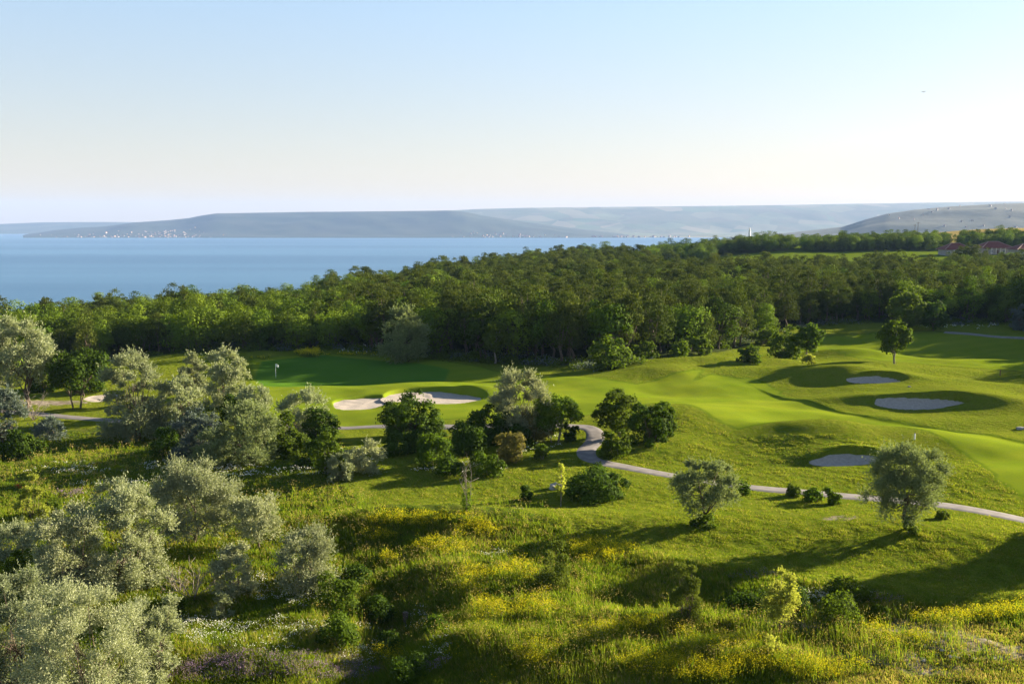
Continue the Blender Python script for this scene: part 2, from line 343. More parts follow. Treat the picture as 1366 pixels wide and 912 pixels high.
def ground():
    vrow = np.concatenate([CZ*FP/np.linspace(6, 42, 14)+298, np.arange(1110, 930, -6.), np.arange(930, 632, -1.6), np.arange(632, 596, -.5), np.arange(596, 556, -1.5), np.arange(556, 494, -.5), np.arange(494, 380, -1.0), np.arange(380, 322, -1.0)])
    d = np.concatenate([CZ*FP/(vrow-298), np.geomspace(1450, 2600, 24)])
    d = np.unique(d)
    tn = np.concatenate([np.linspace(-1.6, -.56, 60), np.linspace(-.555, .555, 860), np.linspace(.56, 1.9, 90)])
    D, TT = np.meshgrid(d, tn, indexing='ij'); X = D*TT; Y = D
    Z = T(X, Y); P = np.stack([X, Y], -1); n = P.shape[:2]
    wv = wob(X, Y, 3.1, 21)*.35
    fair = np.zeros(n)
    for f in FAIR: fair = np.maximum(fair, ss(-.5, .5, sdf(P, f)+wv*.6))
    green = ss(-.4, .4, sdf(P, GREEN)); fair = np.maximum(fair, green)
    mead = ss(-.7, .7, sdf(P, MEAD_R)+wv*2)
    dirt = np.zeros(n)
    for u, v, a, b in DIRT:
        c = G(u, v); ax = a*c[1]/FP; by = (G(u, v-b)[1]-G(u, v+b)[1])/2
        q = np.hypot((X-c[0])/ax, (Y-c[1])/by)+wob(X, Y, 1.7, 30)*.35+wob(X, Y, .7, 31)*.2
        dirt = np.maximum(dirt, 1-ss(.6, 1.05, q))
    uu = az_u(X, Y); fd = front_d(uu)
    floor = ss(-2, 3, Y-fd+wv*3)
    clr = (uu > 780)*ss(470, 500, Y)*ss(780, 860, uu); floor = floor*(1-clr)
    field = clr*ss(705, 740, Y)*ss(1180, 1240, uu)
    cd = clr*(1-field)
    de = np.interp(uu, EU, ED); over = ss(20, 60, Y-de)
    me = mesh('ground', np.stack([X, Y, Z], -1), quads(n), M['ground'], 4,
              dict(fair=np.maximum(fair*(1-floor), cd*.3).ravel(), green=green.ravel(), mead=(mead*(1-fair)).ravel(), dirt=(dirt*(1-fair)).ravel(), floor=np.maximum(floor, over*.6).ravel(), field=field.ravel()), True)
    struct('ground', me, 'rolling golf course turf and wild meadow sloping to the sea cliff')
def quads(n):
    i = np.arange(n[0]*n[1]).reshape(n); return np.stack([i[:-1, :-1], i[:-1, 1:], i[1:, 1:], i[1:, :-1]], -1).reshape(-1, 4)
ground()

# ---------------------------------------------------------------- sea, hills
def sea():
    m, t, out = mat('sea_water'); tc = nd(t, 'ShaderNodeTexCoord')
    mp = nd(t, 'ShaderNodeMapping'); mp.inputs['Scale'].default_value = (.16, 1, 1); t.links.new(tc.outputs['Object'], mp.inputs[0])
    r, raw = noise(t, mp.outputs[0], .05, 8, .65); r0, _ = noise(t, mp.outputs[0], .0013, 4, .5)
    p = nd(t, 'ShaderNodeBsdfPrincipled'); p.inputs['Roughness'].default_value = .45; p.inputs['Specular IOR Level'].default_value = .5
    t.links.new(mixc(t, r0, (.04, .13, .245), (.075, .19, .32)), p.inputs['Base Color'])
    b = nd(t, 'ShaderNodeBump'); b.inputs['Strength'].default_value = 1; b.inputs['Distance'].default_value = 5
    t.links.new(raw, b.inputs['Height']); t.links.new(b.outputs[0], p.inputs['Normal']); t.links.new(p.outputs[0], out.inputs[0])
    L = 22000; me = mesh('sea', [(-L, -2500, -124), (L, -2500, -124), (L, L, -124), (-L, L, -124)], [(0, 1, 2, 3)], m)
    struct('sea', me, 'calm pale blue bay behind the wooded cliff', 'sea')
sea()
def hill_mat(name, a, b, fields=False):
    m, t, out = mat(name); tc = nd(t, 'ShaderNodeTexCoord'); P = tc.outputs['Object']
    r, raw = noise(t, P, .0022, 8, .6); c = mixc(t, r, a, b)
    if fields:
        vo = nd(t, 'ShaderNodeTexVoronoi'); vo.inputs['Scale'].default_value = .0028
        mp = nd(t, 'ShaderNodeMapping'); mp.inputs['Scale'].default_value = (1, .7, 1); t.links.new(P, mp.inputs[0]); t.links.new(mp.outputs[0], vo.inputs['Vector'])
        se = nd(t, 'ShaderNodeSeparateColor'); t.links.new(vo.outputs['Color'], se.inputs[0])
        f = nd(t, 'ShaderNodeMapRange'); f.inputs[1].default_value = .50; f.inputs[2].default_value = .52; t.links.new(se.outputs[0], f.inputs[0])
        c = mixc(t, f.outputs[0], c, mixc(t, se.outputs[1], (.24, .20, .11), (.10, .14, .05)))
    p = nd(t, 'ShaderNodeBsdfPrincipled'); p.inputs['Roughness'].default_value = .95; p.inputs['Specular IOR Level'].default_value = .1
    t.links.new(c, p.inputs['Base Color'])
    b = nd(t, 'ShaderNodeBump'); b.inputs['Strength'].default_value = .6; b.inputs['Distance'].default_value = 25; t.links.new(raw, b.inputs['Height']); t.links.new(b.outputs[0], p.inputs['Normal'])
    t.links.new(p.outputs[0], out.inputs[0]); return m
def hfun(r0, r1, pts, seed, amp, plain):
    pu = [p[0] for p in pts]; pv = [p[1] for p in pts]
    def f(u, s):                 # s 0 shore .. 1 crest .. 1.6 plateau behind
        y = r0+(r1-r0)*s; x = (u-U0)/FP*y
        top = CZ-(np.interp(u, pu, pv)-298)/FP*r1
        pr = np.where(s < plain, .06*s/max(plain, .01), .06+.94*ss(0, 1, (s-plain)/(1-plain))**.85)
        pr = np.minimum(pr, 1)
        z = -124+(top+124)*pr
        k = np.clip(s, 0, 1)*(1-np.clip(s, 0, 1))*4
        z = z+amp*k*np.sign(top+124)*(wob(x, y, 1400, seed)+.5*wob(x, y, 500, seed+1))*np.minimum(np.abs(top+124)/150, 1)
        z = z-ss(1.45, 1.6, s)*(top+140)
        return x, y, np.where(s <= 0, -128, z)
    return f
def hill(name, label, f, u0, u1, m, du=4):
    u = np.arange(u0, u1+du, du, float); s = np.concatenate([[-.01], np.linspace(0, 1, 46), np.linspace(1.03, 1.6, 12)])
    Sg, Ug = np.meshgrid(s, u, indexing='ij'); x, y, z = f(Ug, Sg)
    z = np.maximum(z, -128)
    struct(name, mesh(name, np.stack([x, y, z], -1), quads(Sg.shape), m, 4, None, True), label, 'hill')
H1 = hfun(10500, 12200, [(-300, 330), (10, 320), (40, 313), (80, 307), (110, 304), (145, 302), (180, 297), (230, 293.5), (255, 291), (270, 288), (290, 285), (340, 284), (400, 283), (520, 282), (600, 281), (622, 283), (645, 288), (700, 296), (760, 304), (820, 311), (870, 316), (920, 322)], 41, 14, .1)
H2 = hfun(10600, 16000, [(300, 300), (500, 290), (600, 281), (640, 279), (700, 277.5), (850, 276), (1000, 274.5), (1150, 272), (1366, 269), (1800, 267)], 51, 10, .42)
H3 = hfun(4300, 6400, [(960, 322), (1040, 313), (1090, 307), (1120, 303), (1150, 293), (1180, 285), (1215, 280), (1260, 276), (1320, 272.5), (1366, 271), (1800, 262)], 61, 14, .1)
H4 = hfun(14500, 13900+3000, [(-600, 300), (-200, 299), (0, 299), (60, 296.5), (140, 296), (200, 296.5), (300, 298), (420, 306)], 71, 8, .1)
hm1 = hill_mat('headland_scrub', (.022, .038, .018), (.05, .056, .03)); hm2 = hill_mat('plain_fields', (.09, .11, .04), (.16, .14, .07), True); hm3 = hill_mat('right_hill_scrub', (.035, .05, .025), (.085, .085, .05))
hill('hill', 'flat-topped blue headland across the bay', H1, -60, 924, hm1)
hill('hill', 'pale far plateau with fields behind the head of the bay', H2, 560, 1800, hm2, 6)
hill('hill', 'darker nearer hill rising on the right edge behind the wood', H3, 960, 1800, hm3)
hill('hill', 'faintest low hill on the far left horizon', H4, -600, 424, hm3, 8)

# far houses
wallm = [simple('house_plaster', (.30, .28, .26), .8), simple('house_plaster_warm', (.50, .38, .29), .8)]
roofm = simple('clay_tile', (.21, .055, .035), .8, 2.0, (.14, .035, .025), .3)
def far_house_mesh(k):
    b = MB(); b.box((0, 0, 4), (16, 10, 8)); w_ = b.me('far_house', wallm[k]); n = len(w_.polygons)
    v = [tuple(x.co) for x in w_.vertices]; f = [list(p.vertices) for p in w_.polygons]; q = len(v)
    v += [(-9, -6, 7.9), (9, -6, 7.9), (9, 6, 7.9), (-9, 6, 7.9), (-4, 0, 11.5), (4, 0, 11.5)]
    f += [[q, q+1, q+5, q+4], [q+1, q+2, q+5], [q+2, q+3, q+4, q+5], [q+3, q, q+4], [q, q+3, q+2, q+1]]
    m = bpy.data.meshes.new('far_house'); m.from_pydata(v, [], f); m.materials.append(wallm[k]); m.materials.append(roofm)
    m.polygons.foreach_set('material_index', [0]*n+[1]*5); m.update(); return m
fh = [far_house_mesh(0), far_house_mesh(1)]
def town(f, n, us, s0, s1, label, group, sc_=(1.1, 2.4), cl=None):
    for i in range(n):
        u = rng.normal(*cl[rng.integers(len(cl))]) if cl else rng.uniform(*us)
        u = min(max(u, us[0]), us[1]); s = s0+(s1-s0)*rng.random()**1.5
        x, y, z = f(np.array([u]), np.array([s])); k = rng.uniform(*sc_)
        o = ob('distant_house', fh[int(rng.random() < .3)], None, (float(x[0]), float(y[0]), float(z[0])-.5), rng.uniform(0, 3), (k*rng.uniform(.8, 1.6), k, k*rng.uniform(.8, 1.7)))
        tag(o, label, 'house', group)
town(H1, 130, (20, 300), .02, .45, 'tiny pale house in the seaside town under the left headland', 'town houses under the headland', (.5, 1.0), [(195, 35), (130, 40), (250, 30), (230, 20)])
town(H1, 45, (600, 800), .02, .3, 'tiny pale house in the village at the head of the bay', 'village houses at the head of the bay', (.75, 1.3), [(655, 25), (720, 30)])
town(H2, 50, (780, 920), .01, .08, 'tiny white building on the low shore beyond the wood', 'buildings on the low far shore', (.75, 1.4))
town(H3, 48, (1170, 1400), .25, .95, 'tiny pale house scattered over the right hillside', 'houses on the right hillside', (.45, .85))

# ---------------------------------------------------------------- foliage generators
def unit(a): return a/np.maximum(np.linalg.norm(a, axis=-1, keepdims=True), 1e-9)
def leaves(P, D, L, Wd, rg, N=None):     # rhombus leaves
    n = len(P); r = unit(rg.normal(size=(n, 3))) if N is None else unit(N); Sd = unit(np.cross(D, r))
    L = np.broadcast_to(L, (n,))[:, None]; Wd = np.broadcast_to(Wd, (n,))[:, None]
    V = np.stack([P, P+D*L*.5+Sd*Wd*.5, P+D*L, P+D*L*.5-Sd*Wd*.5], 1)
    return V.reshape(-1, 3), np.arange(4*n).reshape(n, 4)
def clumps(W, H, z0, rg, n, shape='round', rc=.26):
    C = []; k = 0
    while len(C) < n and k < 4000:
        k += 1; p = rg.uniform(-1, 1, 3)
        if shape == 'cone': lim = (1-(p[2]+1)/2*.72)
        elif shape == 'bush': lim = 1.0 if p[2] < 0 else math.sqrt(max(0, 1-p[2]**2))
        else: lim = math.sqrt(max(0, 1-abs(p[2])**2.2))
        rr = math.hypot(p[0], p[1])
        if rr > lim or (rr < .45*lim and abs(p[2]) < .55): continue
        q = np.array([p[0]*W*(.5-rc*.62), p[1]*W*(.5-rc*.62), z0+H*(.5+p[2]*(.5-rc*.42*min(1, W/H)))])
        q = q+rg.normal(size=3)*np.array([.05, .05, .045])*W*(1 if shape != 'cone' else .4)
        if all(np.linalg.norm((q-c)/np.array([W, W, H])) > (.16 if n < 30 else .12) for c, _ in C): C.append((q, rc*W*rg.uniform(.5, 1.2)))
    return C
def crown(name, W, H, z0, rg, n, mats, style, leaf, shape='round', nc=None, rc=.26, me_name='crown'):
    nc = nc or max(7, int(18*(H/W)**.5)); C = clumps(W, H, z0, rg, nc, shape, rc)
    cen = np.array([c for c, _ in C]); rad = np.array([r for _, r in C])
    pk = rad**2/np.sum(rad**2); idx = rg.choice(len(C), n, p=pk)
    mid = np.array([0, 0, z0+H*.35]); tint = []
    if style == 'spray':
        ns = n//9; i2 = rg.choice(len(C), ns, p=pk)
        d = unit(rg.normal(size=(ns, 3))); out = unit(cen[i2]-mid); d = unit(d+out*.55+np.array([0, 0, .55]))
        L = rad[i2]*rg.uniform(.7, 1.25, ns)*(1+.55*(rg.random(ns) < .12)); rt = rg.random(ns)
        j = np.repeat(np.arange(ns), 9); t = rg.uniform(.30, 1.0, len(j))
        bend = d[j]*1.0; bend[:, 2] += .25*t
        P = cen[i2][j]+unit(bend)*(L[j]*t)[:, None]+rg.normal(size=(len(j), 3))*leaf*.35*(1.15-t)[:, None]
        D = unit(d[j]+rg.normal(size=(len(j), 3))*.55); Ls = leaf*rg.uniform(.7, 1.3, len(j))
        NN = unit(P-cen[i2][j]-np.array([0, 0, .2]))+rg.normal(size=P.shape)*.42
        V, F = leaves(P, D, Ls, Ls*.40, rg, NN); tint = np.clip(rt[j]*.5+rg.random(len(j))*.5, 0, 1)
    else:
        d = unit(rg.normal(size=(n, 3))); out = unit(cen[idx]-mid); d = unit(d+out*.5+np.array([0, 0, .25]))
        r = rad[idx]*(1-.45*rg.random(n)**2)*(1+.10*rg.normal(size=n))
        # lobes inside the clump
        ph = rg.uniform(0, 6, (len(C), 3)); lob = 1+.16*np.sin(d[:, 0]*7+ph[idx, 0])*np.sin(d[:, 1]*7+ph[idx, 1])+.1*np.sin(d[:, 2]*9+ph[idx, 2])
        P = cen[idx]+d*(r*lob)[:, None]*np.array([1, 1, .85])
        if style == 'needle': D = unit(d*.7+np.array([0, 0, .8])+rg.normal(size=(n, 3))*.45); asp = .42
        else: D = unit(np.cross(d, rg.normal(size=(n, 3)))+d*.35+rg.normal(size=(n, 3))*.25); asp = .75
        Ls = leaf*rg.uniform(.65, 1.35, n); NN = d+.35*out+rg.normal(size=(n, 3))*.42; V, F = leaves(P-D*Ls[:, None]*.5, D, Ls, Ls*asp, rg, NN)
        tint = np.clip(.5*rg.random(len(C))[idx]+.5*rg.random(n), 0, 1)
    V[:, 2] = np.maximum(V[:, 2], z0-.1)
    return mesh(name, V, F, mats, 4, dict(tint=np.repeat(tint, 4))), C
def trunk_mesh(name, W, H, z0, C, rg, m, stems=1, r0=None, lean=0.0):
    b = MB(); r0 = r0 or max(.06, H*.026)
    order = rg.permutation(len(C))
    for s in range(stems):
        a = rg.uniform(0, 6.28); off = (0 if stems == 1 else W*.06)
        base = np.array([math.cos(a)*off, math.sin(a)*off, -.3]); top = np.array([math.cos(a)*off*3+lean*H*.3, math.sin(a)*off*3, z0+(H-z0)*.35])
        n = 6; pts = [base+(top-base)*i/(n-1)+np.array([rg.normal()*.02*H, rg.normal()*.02*H, 0])*(0 < i) for i in range(n)]
        rs = r0/math.sqrt(stems); b.tube(pts, [rs*(1.25-.75*i/(n-1)) for i in range(n)], 8)
        for k in order[s::stems][:10]:
            c = C[k][0]; i = rg.integers(2, n); p = pts[i]; mid = (p+c)/2+np.array([0, 0, -.06*H])
            b.tube([p, mid, c], [rs*.5, rs*.3, rs*.1], 5)
    return b.me(name, m, True)
def depth(p): return p[1]*math.cos(PITCH)+(CZ-p[2])*math.sin(PITCH)
STY = {'olive': ('spray', 'olive'), 'silver': ('spray', 'silver'), 'blue': ('spray', 'silver_blue'), 'green': ('leaf', 'green'), 'dark': ('leaf', 'dark'),
       'yg': ('spray', 'yellowgreen'), 'gold': ('leaf', 'golden'), 'pine': ('needle', 'young_pine')}
KIND = {'olive': 'silver_olive', 'silver': 'silver_olive', 'blue': 'blue_grey_shrub', 'green': 'green_tree', 'dark': 'dark_bush', 'yg': 'young_tree', 'gold': 'golden_bush', 'pine': 'young_pine'}
def plant(kind, u, vb, vt, wpx, label, form='tree', cat=None, gap=.22, dens=1.0, name=None, group=None, stems=None, leafpx=3.4):
    p = at(u, vb); dp = float(depth(p)); px = dp/FP
    H = (vb-vt)*px*1.0; W = wpx*px*(.93 if kind in ('silver', 'blue') else 1); rg = np.random.default_rng(int(u*7+vb*131))
    z0 = H*gap if form == 'tree' else -.02*H
    style, mt = STY[kind]
    leaf = max(.11, leafpx*px) if style != 'spray' else max(.10, leafpx*.85*px)
    area = (wpx*(vb-vt))*(1-gap*.8 if form == 'tree' else 1)
    n = int(np.clip(area*1.55*dens, 500, 34000))
    if style == 'spray': n = int(n*2.3)
    root = ob(name or KIND[kind]+('' if 'tree' in KIND[kind] or form != 'tree' else '_tree') if kind in ('silver', 'olive') else (name or KIND[kind]), None, None, (float(p[0]), float(p[1]), float(p[2])-.05))
    tag(root, label, cat or ('tree' if form == 'tree' else 'bush'), group)
    shape = 'bush' if form == 'bush' else ('cone' if kind == 'pine' or form == 'column' else 'round')
    nc = int(np.clip(9+W*H*.9, 9, 46)); rc = .28 if nc < 14 else (.22 if nc < 26 else .165)
    if kind in ('silver', 'blue', 'olive'): nc = int(nc*1.15)
    cm, C = crown('crown', W, H-z0, z0, rg, n, M[mt], style, leaf, shape, nc, rc)
    ob('crown' if form != 'bush' else 'foliage', cm, root)
    st = stems or (1 if form == 'tree' else 4)
    ob('trunk' if form != 'bush' else 'stems', trunk_mesh('trunk', W, H, z0, C, rg, M['bark'] if kind != 'green' else M['barkg'], st, H*.022), root)
    return root

PL = [
 ('olive', 1208, 705, 590, 104, 'large silver olive tree with a leaning dark trunk, right of the oval bunker', 'tree', .1),
 ('olive', 940, 698, 612, 84, 'silver olive tree standing alone on the lawn left of the three small path shrubs', 'tree', .15),
 ('silver', 262, 727, 622, 130, 'broad rounded silver olive tree in the foreground meadow with its dark trunk visible', 'tree', .12),
 ('silver', 95, 795, 672, 120, 'left half of the big shaded silver olive thicket in the left foreground', 'bush', 0),
 ('silver', 175, 778, 655, 100, 'right half of the big shaded silver olive thicket in the left foreground', 'bush', 0),
 ('silver', 345, 732, 663, 76, 'rounded silver olive tree just right of the broad one in the foreground meadow', 'tree', .2),
 ('silver', 405, 782, 708, 94, 'loose wispy silver olive shrub beside the white flower mound', 'bush', 0),
 ('silver', 312, 792, 722, 60, 'narrow silver olive shrub between the dead shrub and the wispy one', 'bush', 0),
 ('silver', 112, 960, 782, 190, 'huge pale silver olive in the very bottom left foreground', 'bush', 0),
 ('silver', 10, 925, 752, 130, 'pale yellowish silver olive cut by the left edge in the bottom foreground', 'bush', 0),
 ('silver', 208, 900, 786, 80, 'silver olive shrub on the right flank of the huge bottom left one', 'bush', 0),
 ('silver', 298, 826, 791, 26, 'small solitary silver olive sapling below the dead shrub', 'bush', 0),
 ('silver', 32, 548, 430, 92, 'tall silver olive tree with several stems near the left edge', 'tree', .3),
 ('silver', 182, 585, 462, 88, 'tall silver olive tree overhanging the path on the left', 'bush', 0),
 ('silver', 305, 545, 462, 66, 'dense round silver olive tree left of the flag', 'bush', 0),
 ('silver', 258, 530, 468, 46, 'small grey topped silver olive between the two tall ones left of the flag', 'bush', 0),
 ('silver', 243, 580, 492, 62, 'silver olive in the middle of the left thicket behind the blue grey bush', 'bush', 0),
 ('blue', 262, 612, 545, 66, 'dark blue grey bush at the shaded front of the left thicket', 'bush', 0),
 ('olive', 328, 617, 545, 86, 'wide silver green olive at the front of the left thicket', 'bush', 0),
 ('silver', 340, 575, 515, 56, 'silver olive behind the front of the left thicket, beside the dark round bush', 'bush', 0),
 ('silver', 404, 585, 516, 72, 'grey domed silver olive left of the flag bunkers', 'bush', 0),
 ('silver', 487, 630, 588, 50, 'pale silver shrub with white blossom left of the twiggy bushes', 'bush', 0),
 ('silver', 700, 588, 490, 94, 'tall silver olive tree crowning the middle thicket by the path bend', 'bush', 0),
 ('olive', 540, 482, 414, 68, 'shaded grey green olive tree at the wood edge behind the flag green', 'bush', 0),
 ('blue', 8, 590, 515, 62, 'shaded blue green bush on the left edge', 'bush', 0),
 ('blue', 68, 588, 555, 44, 'low dark blue bush below the path on the left', 'bush', 0),
 ('silver', 2, 545, 495, 40, 'silver olive cut by the left edge behind the blue green bush', 'bush', 0),
 ('dark', 545, 585, 524, 72, 'dense dark green round bush in front of the right flag bunker', 'bush', 0),
 ('dark', 572, 583, 545, 44, 'lower right shoulder bush beside the dense dark green one by the bunker', 'bush', 0),
 ('dark', 652, 592, 536, 54, 'darkest round bush at the left of the middle thicket', 'bush', 0),
 ('green', 742, 590, 528, 68, 'green tree with three thin stems left of the path bend', 'tree', .3),
 ('green', 826, 582, 517, 60, 'rounded green tree right of the path bend', 'tree', .1),
 ('dark', 868, 590, 532, 58, 'dark bush with reddish brown middle right of the path bend', 'bush', 0),
 ('green', 888, 586, 530, 28, 'yellowish upright bush on the right end of the clump by the path bend', 'bush', 0),
 ('green', 820, 610, 570, 38, 'small round bush tucked inside the path bend', 'bush', 0),
 ('dark', 782, 666, 626, 70, 'wide low dark hedge-like bush beside the young staked tree', 'bush', 0),
 ('dark', 815, 664, 632, 42, 'right end of the wide low dark bush on the lawn', 'bush', 0),
 ('dark', 795, 650, 617, 28, 'upper knob bush behind the wide low dark bush on the lawn', 'bush', 0),
 ('dark', 703, 666, 645, 20, 'tiny bush standing in the long shadow on the lawn', 'bush', 0),
 ('green', 582, 622, 577, 48, 'olive green bush right of the pale blossoming shrub', 'bush', 0),
 ('dark', 628, 604, 567, 50, 'dark green bush between the olive green and the golden bush', 'bush', 0),
 ('gold', 682, 616, 572, 42, 'golden brown bush at the foot of the middle thicket', 'bush', 0),
 ('gold', 712, 590, 552, 40, 'brownish bush under the tall silver olive of the middle thicket', 'bush', 0),
 ('green', 652, 632, 602, 46, 'low bush with white blossom below the golden bush', 'bush', 0),
 ('green', 722, 613, 591, 22, 'small round bush on the lawn edge right of the golden bush', 'bush', 0),
 ('green', 440, 632, 572, 52, 'rounded yellow green bush at the right front of the left thicket', 'bush', 0),
 ('green', 383, 608, 552, 44, 'mid green bush under the grey domed olive', 'bush', 0),
 ('dark', 428, 592, 542, 46, 'dark green bush right of the grey domed olive', 'bush', 0),
 ('dark', 313, 565, 522, 46, 'dark round bush nested among the silver olives of the left thicket', 'bush', 0),
 ('dark', 103, 545, 468, 76, 'dark green tree with spreading bare stems before the left path', 'tree', .38),
 ('green', 1192, 488, 426, 42, 'round green tree with pale trunk standing alone on the upper right fairway', 'tree', .22),
 ('green', 1077, 480, 430, 38, 'rounded green tree right of the small group above the fairway', 'tree', .25),
 ('green', 1046, 478, 440, 42, 'spreading green bush left of the rounded tree above the fairway', 'bush', 0),
 ('green', 1004, 483, 458, 24, 'small bright bush left of the group above the fairway', 'bush', 0),
 ('dark', 990, 483, 463, 16, 'smallest dark bush left of the bright one above the fairway', 'bush', 0),
 ('yg', 1078, 487, 474, 16, 'tiny yellow shrub at the foot of the rounded green tree', 'bush', 0),
 ('green', 1057, 661, 643, 22, 'round path shrub, first in the row of three left of the large silver olive', 'bush', 0),
 ('green', 1087, 669, 648, 26, 'middle path shrub in the row of three left of the large silver olive', 'bush', 0),
 ('green', 1112, 672, 645, 22, 'last path shrub in the row of three, nearest to the large silver olive', 'bush', 0),
 ('green', 990, 658, 641, 20, 'small shrub by the path right behind the lone silver olive', 'bush', 0),
 ('green', 1255, 692, 678, 18, 'tiny shrub on the lawn right of the large silver olive trunk', 'bush', 0),
 ('green', 1215, 711, 686, 20, 'small sprouting shrub at the foot of the large silver olive', 'bush', 0),
 ('green', 943, 703, 684, 22, 'small sprouting shrub at the foot of the lone silver olive on the lawn', 'bush', 0),
 ('yg', 1041, 850, 760, 54, 'bright yellow green young tree in the right foreground', 'tree', .26),
 ('yg', 1030, 872, 854, 34, 'low yellow green sprouts below the bright young tree', 'bush', 0),
 ('pine', 912, 832, 745, 50, 'loose young pine left of the bright yellow green tree', 'bush', 0),
 ('pine', 742, 785, 720, 50, 'dark young pine beside the yellow flower bank', 'bush', 0),
 ('green', 1122, 836, 796, 58, 'wide shaded green bush right of the yellow green tree', 'bush', 0),
 ('green', 1172, 832, 802, 34, 'shaded green bush at the end of the scrub bank on the right', 'bush', 0),
 ('green', 1130, 800, 776, 56, 'low green scrub on the lawn edge above the shaded bush', 'bush', 0),
 ('yg', 47, 712, 632, 34, 'slender light green young tree in the left meadow', 'bush', 0),
 ('green', 30, 772, 722, 46, 'bright green shrub between the olives on the left edge', 'bush', 0),
 ('green', 75, 690, 668, 30, 'low green shrub behind the slender light green young tree', 'bush', 0),
 ('green', 228, 828, 792, 44, 'leafy green shrub under the dead shrub', 'bush', 0),
 ('green', 190, 668, 642, 22, 'small bright shrub peeking above the olive thicket in the left meadow', 'bush', 0),
 ('green', 445, 815, 778, 72, 'rounded green mound bush dotted with white flowers', 'bush', 0),
 ('green', 452, 865, 822, 66, 'lower rounded green mound bush dotted with white flowers', 'bush', 0),
 ('green', 1210, 440, 385, 50, 'bright rounded tree at the front of the wood, left of a darker one', 'tree', .08),
 ('dark', 1245, 441, 404, 38, 'darker rounded tree at the front of the wood beside the bright one', 'tree', .08),
 ('green', 660, 485, 430, 38, 'small slender tree before the dark wood behind the fairway', 'tree', .3),
 ('green', 815, 492, 452, 52, 'leafy bush under the pines at the corner of the wood', 'bush', 0),
 ('green', 905, 478, 455, 30, 'bushy shrub at the wood edge right of the corner pines', 'bush', 0),
 ('green', 935, 473, 448, 34, 'broad light shrub at the wood edge above the fairway ridge', 'bush', 0),
 ('blue', 1360, 440, 408, 26, 'blue grey bush at the wood front on the right edge', 'bush', 0),
 ('silver', 75, 470, 433, 36, 'grey olive crown in the wood above the tall left olive tree', 'bush', 0),
 ('silver', 150, 692, 645, 60, 'pale silver olive shrub behind the left foreground thicket', 'bush', 0),
 ('silver', 20, 745, 700, 70, 'low grey shrub at the left edge below the slender young tree', 'bush', 0),
 ('dark', 600, 634, 612, 40, 'low dark scrub in the shade before the middle thicket, left part', 'bush', 0),
 ('dark', 615, 588, 560, 34, 'dark shrub behind the olive green bush of the middle thicket', 'bush', 0),
 ('dark', 560, 602, 572, 46, 'dark scrub at the foot of the dense bush before the flag bunker', 'bush', 0),
 ('dark', 528, 606, 580, 40, 'dark scrub between the pale blossoming shrub and the dense bunker bush', 'bush', 0),
 ('dark', 690, 594, 560, 44, 'shaded green undershrub beneath the tall middle olive', 'bush', 0),
 ('dark', 760, 588, 560, 20, 'narrow dark shrub beside the three thin stems', 'bush', 0),
 ('dark', 415, 622, 590, 40, 'shaded shrub at the foot of the left thicket near the rounded yellow green bush', 'bush', 0),
 ('olive', 285, 622, 580, 52, 'grey green shrub in the shaded front of the left thicket', 'bush', 0),
 ('dark', 222, 612, 575, 46, 'dark shrub at the left front of the left thicket', 'bush', 0),
 ('dark', 30, 610, 570, 50, 'dark green bush by the left edge below the path', 'bush', 0),
 ('dark', 120, 520, 478, 50, 'dark crown behind the spreading dark tree at the left', 'bush', 0),
 ('dark', 60, 520, 478, 44, 'dark bush behind the tall left olive tree', 'bush', 0),
 ('dark', 500, 832, 800, 46, 'dark leafy shrub in the gully left of the wooden post', 'bush', 0),
 ('dark', 522, 872, 842, 44, 'dark leafy shrub in the gully below the wooden post', 'bush', 0),
 ('dark', 548, 905, 872, 50, 'dark leafy shrub at the bottom mouth of the gully', 'bush', 0),
 ('dark', 470, 782, 756, 40, 'dark leafy shrub at the upper end of the gully', 'bush', 0),
 ('green', 585, 848, 820, 36, 'white flecked green weed clump right of the wooden post', 'bush', 0),
 ('dark', 1000, 818, 786, 52, 'dark scrub on the bank left behind the bright young tree', 'bush', 0),
 ('dark', 1062, 822, 784, 50, 'dark scrub on the bank right behind the bright young tree', 'bush', 0),
 ('dark', 930, 700, 686, 18, 'second tiny dark sprout under the lone silver olive', 'bush', 0),
 ('green', 860, 480, 452, 34, 'green bush at the wood edge beside the corner bush', 'bush', 0),
 ('green', 1020, 460, 436, 30, 'green bush at the wood edge behind the small bright bush', 'bush', 0),
 ('silver', 455, 640, 606, 40, 'small silvery shrub leaning on the rounded yellow green bush', 'bush', 0),
]
for r in PL:
    plant(r[0], r[1], r[2], r[3], r[4], r[5], r[6], gap=r[7], stems=3 if 'stems' in r[5] else None)
# out of frame tree on the right whose shadow crosses the lawn
plant('green', 1480, 725, 575, 130, 'broad tree beyond the right edge shading the lawn', 'tree', gap=.1)
plant('green', 1580, 705, 590, 110, 'second tree beyond the right edge', 'tree', gap=.1)

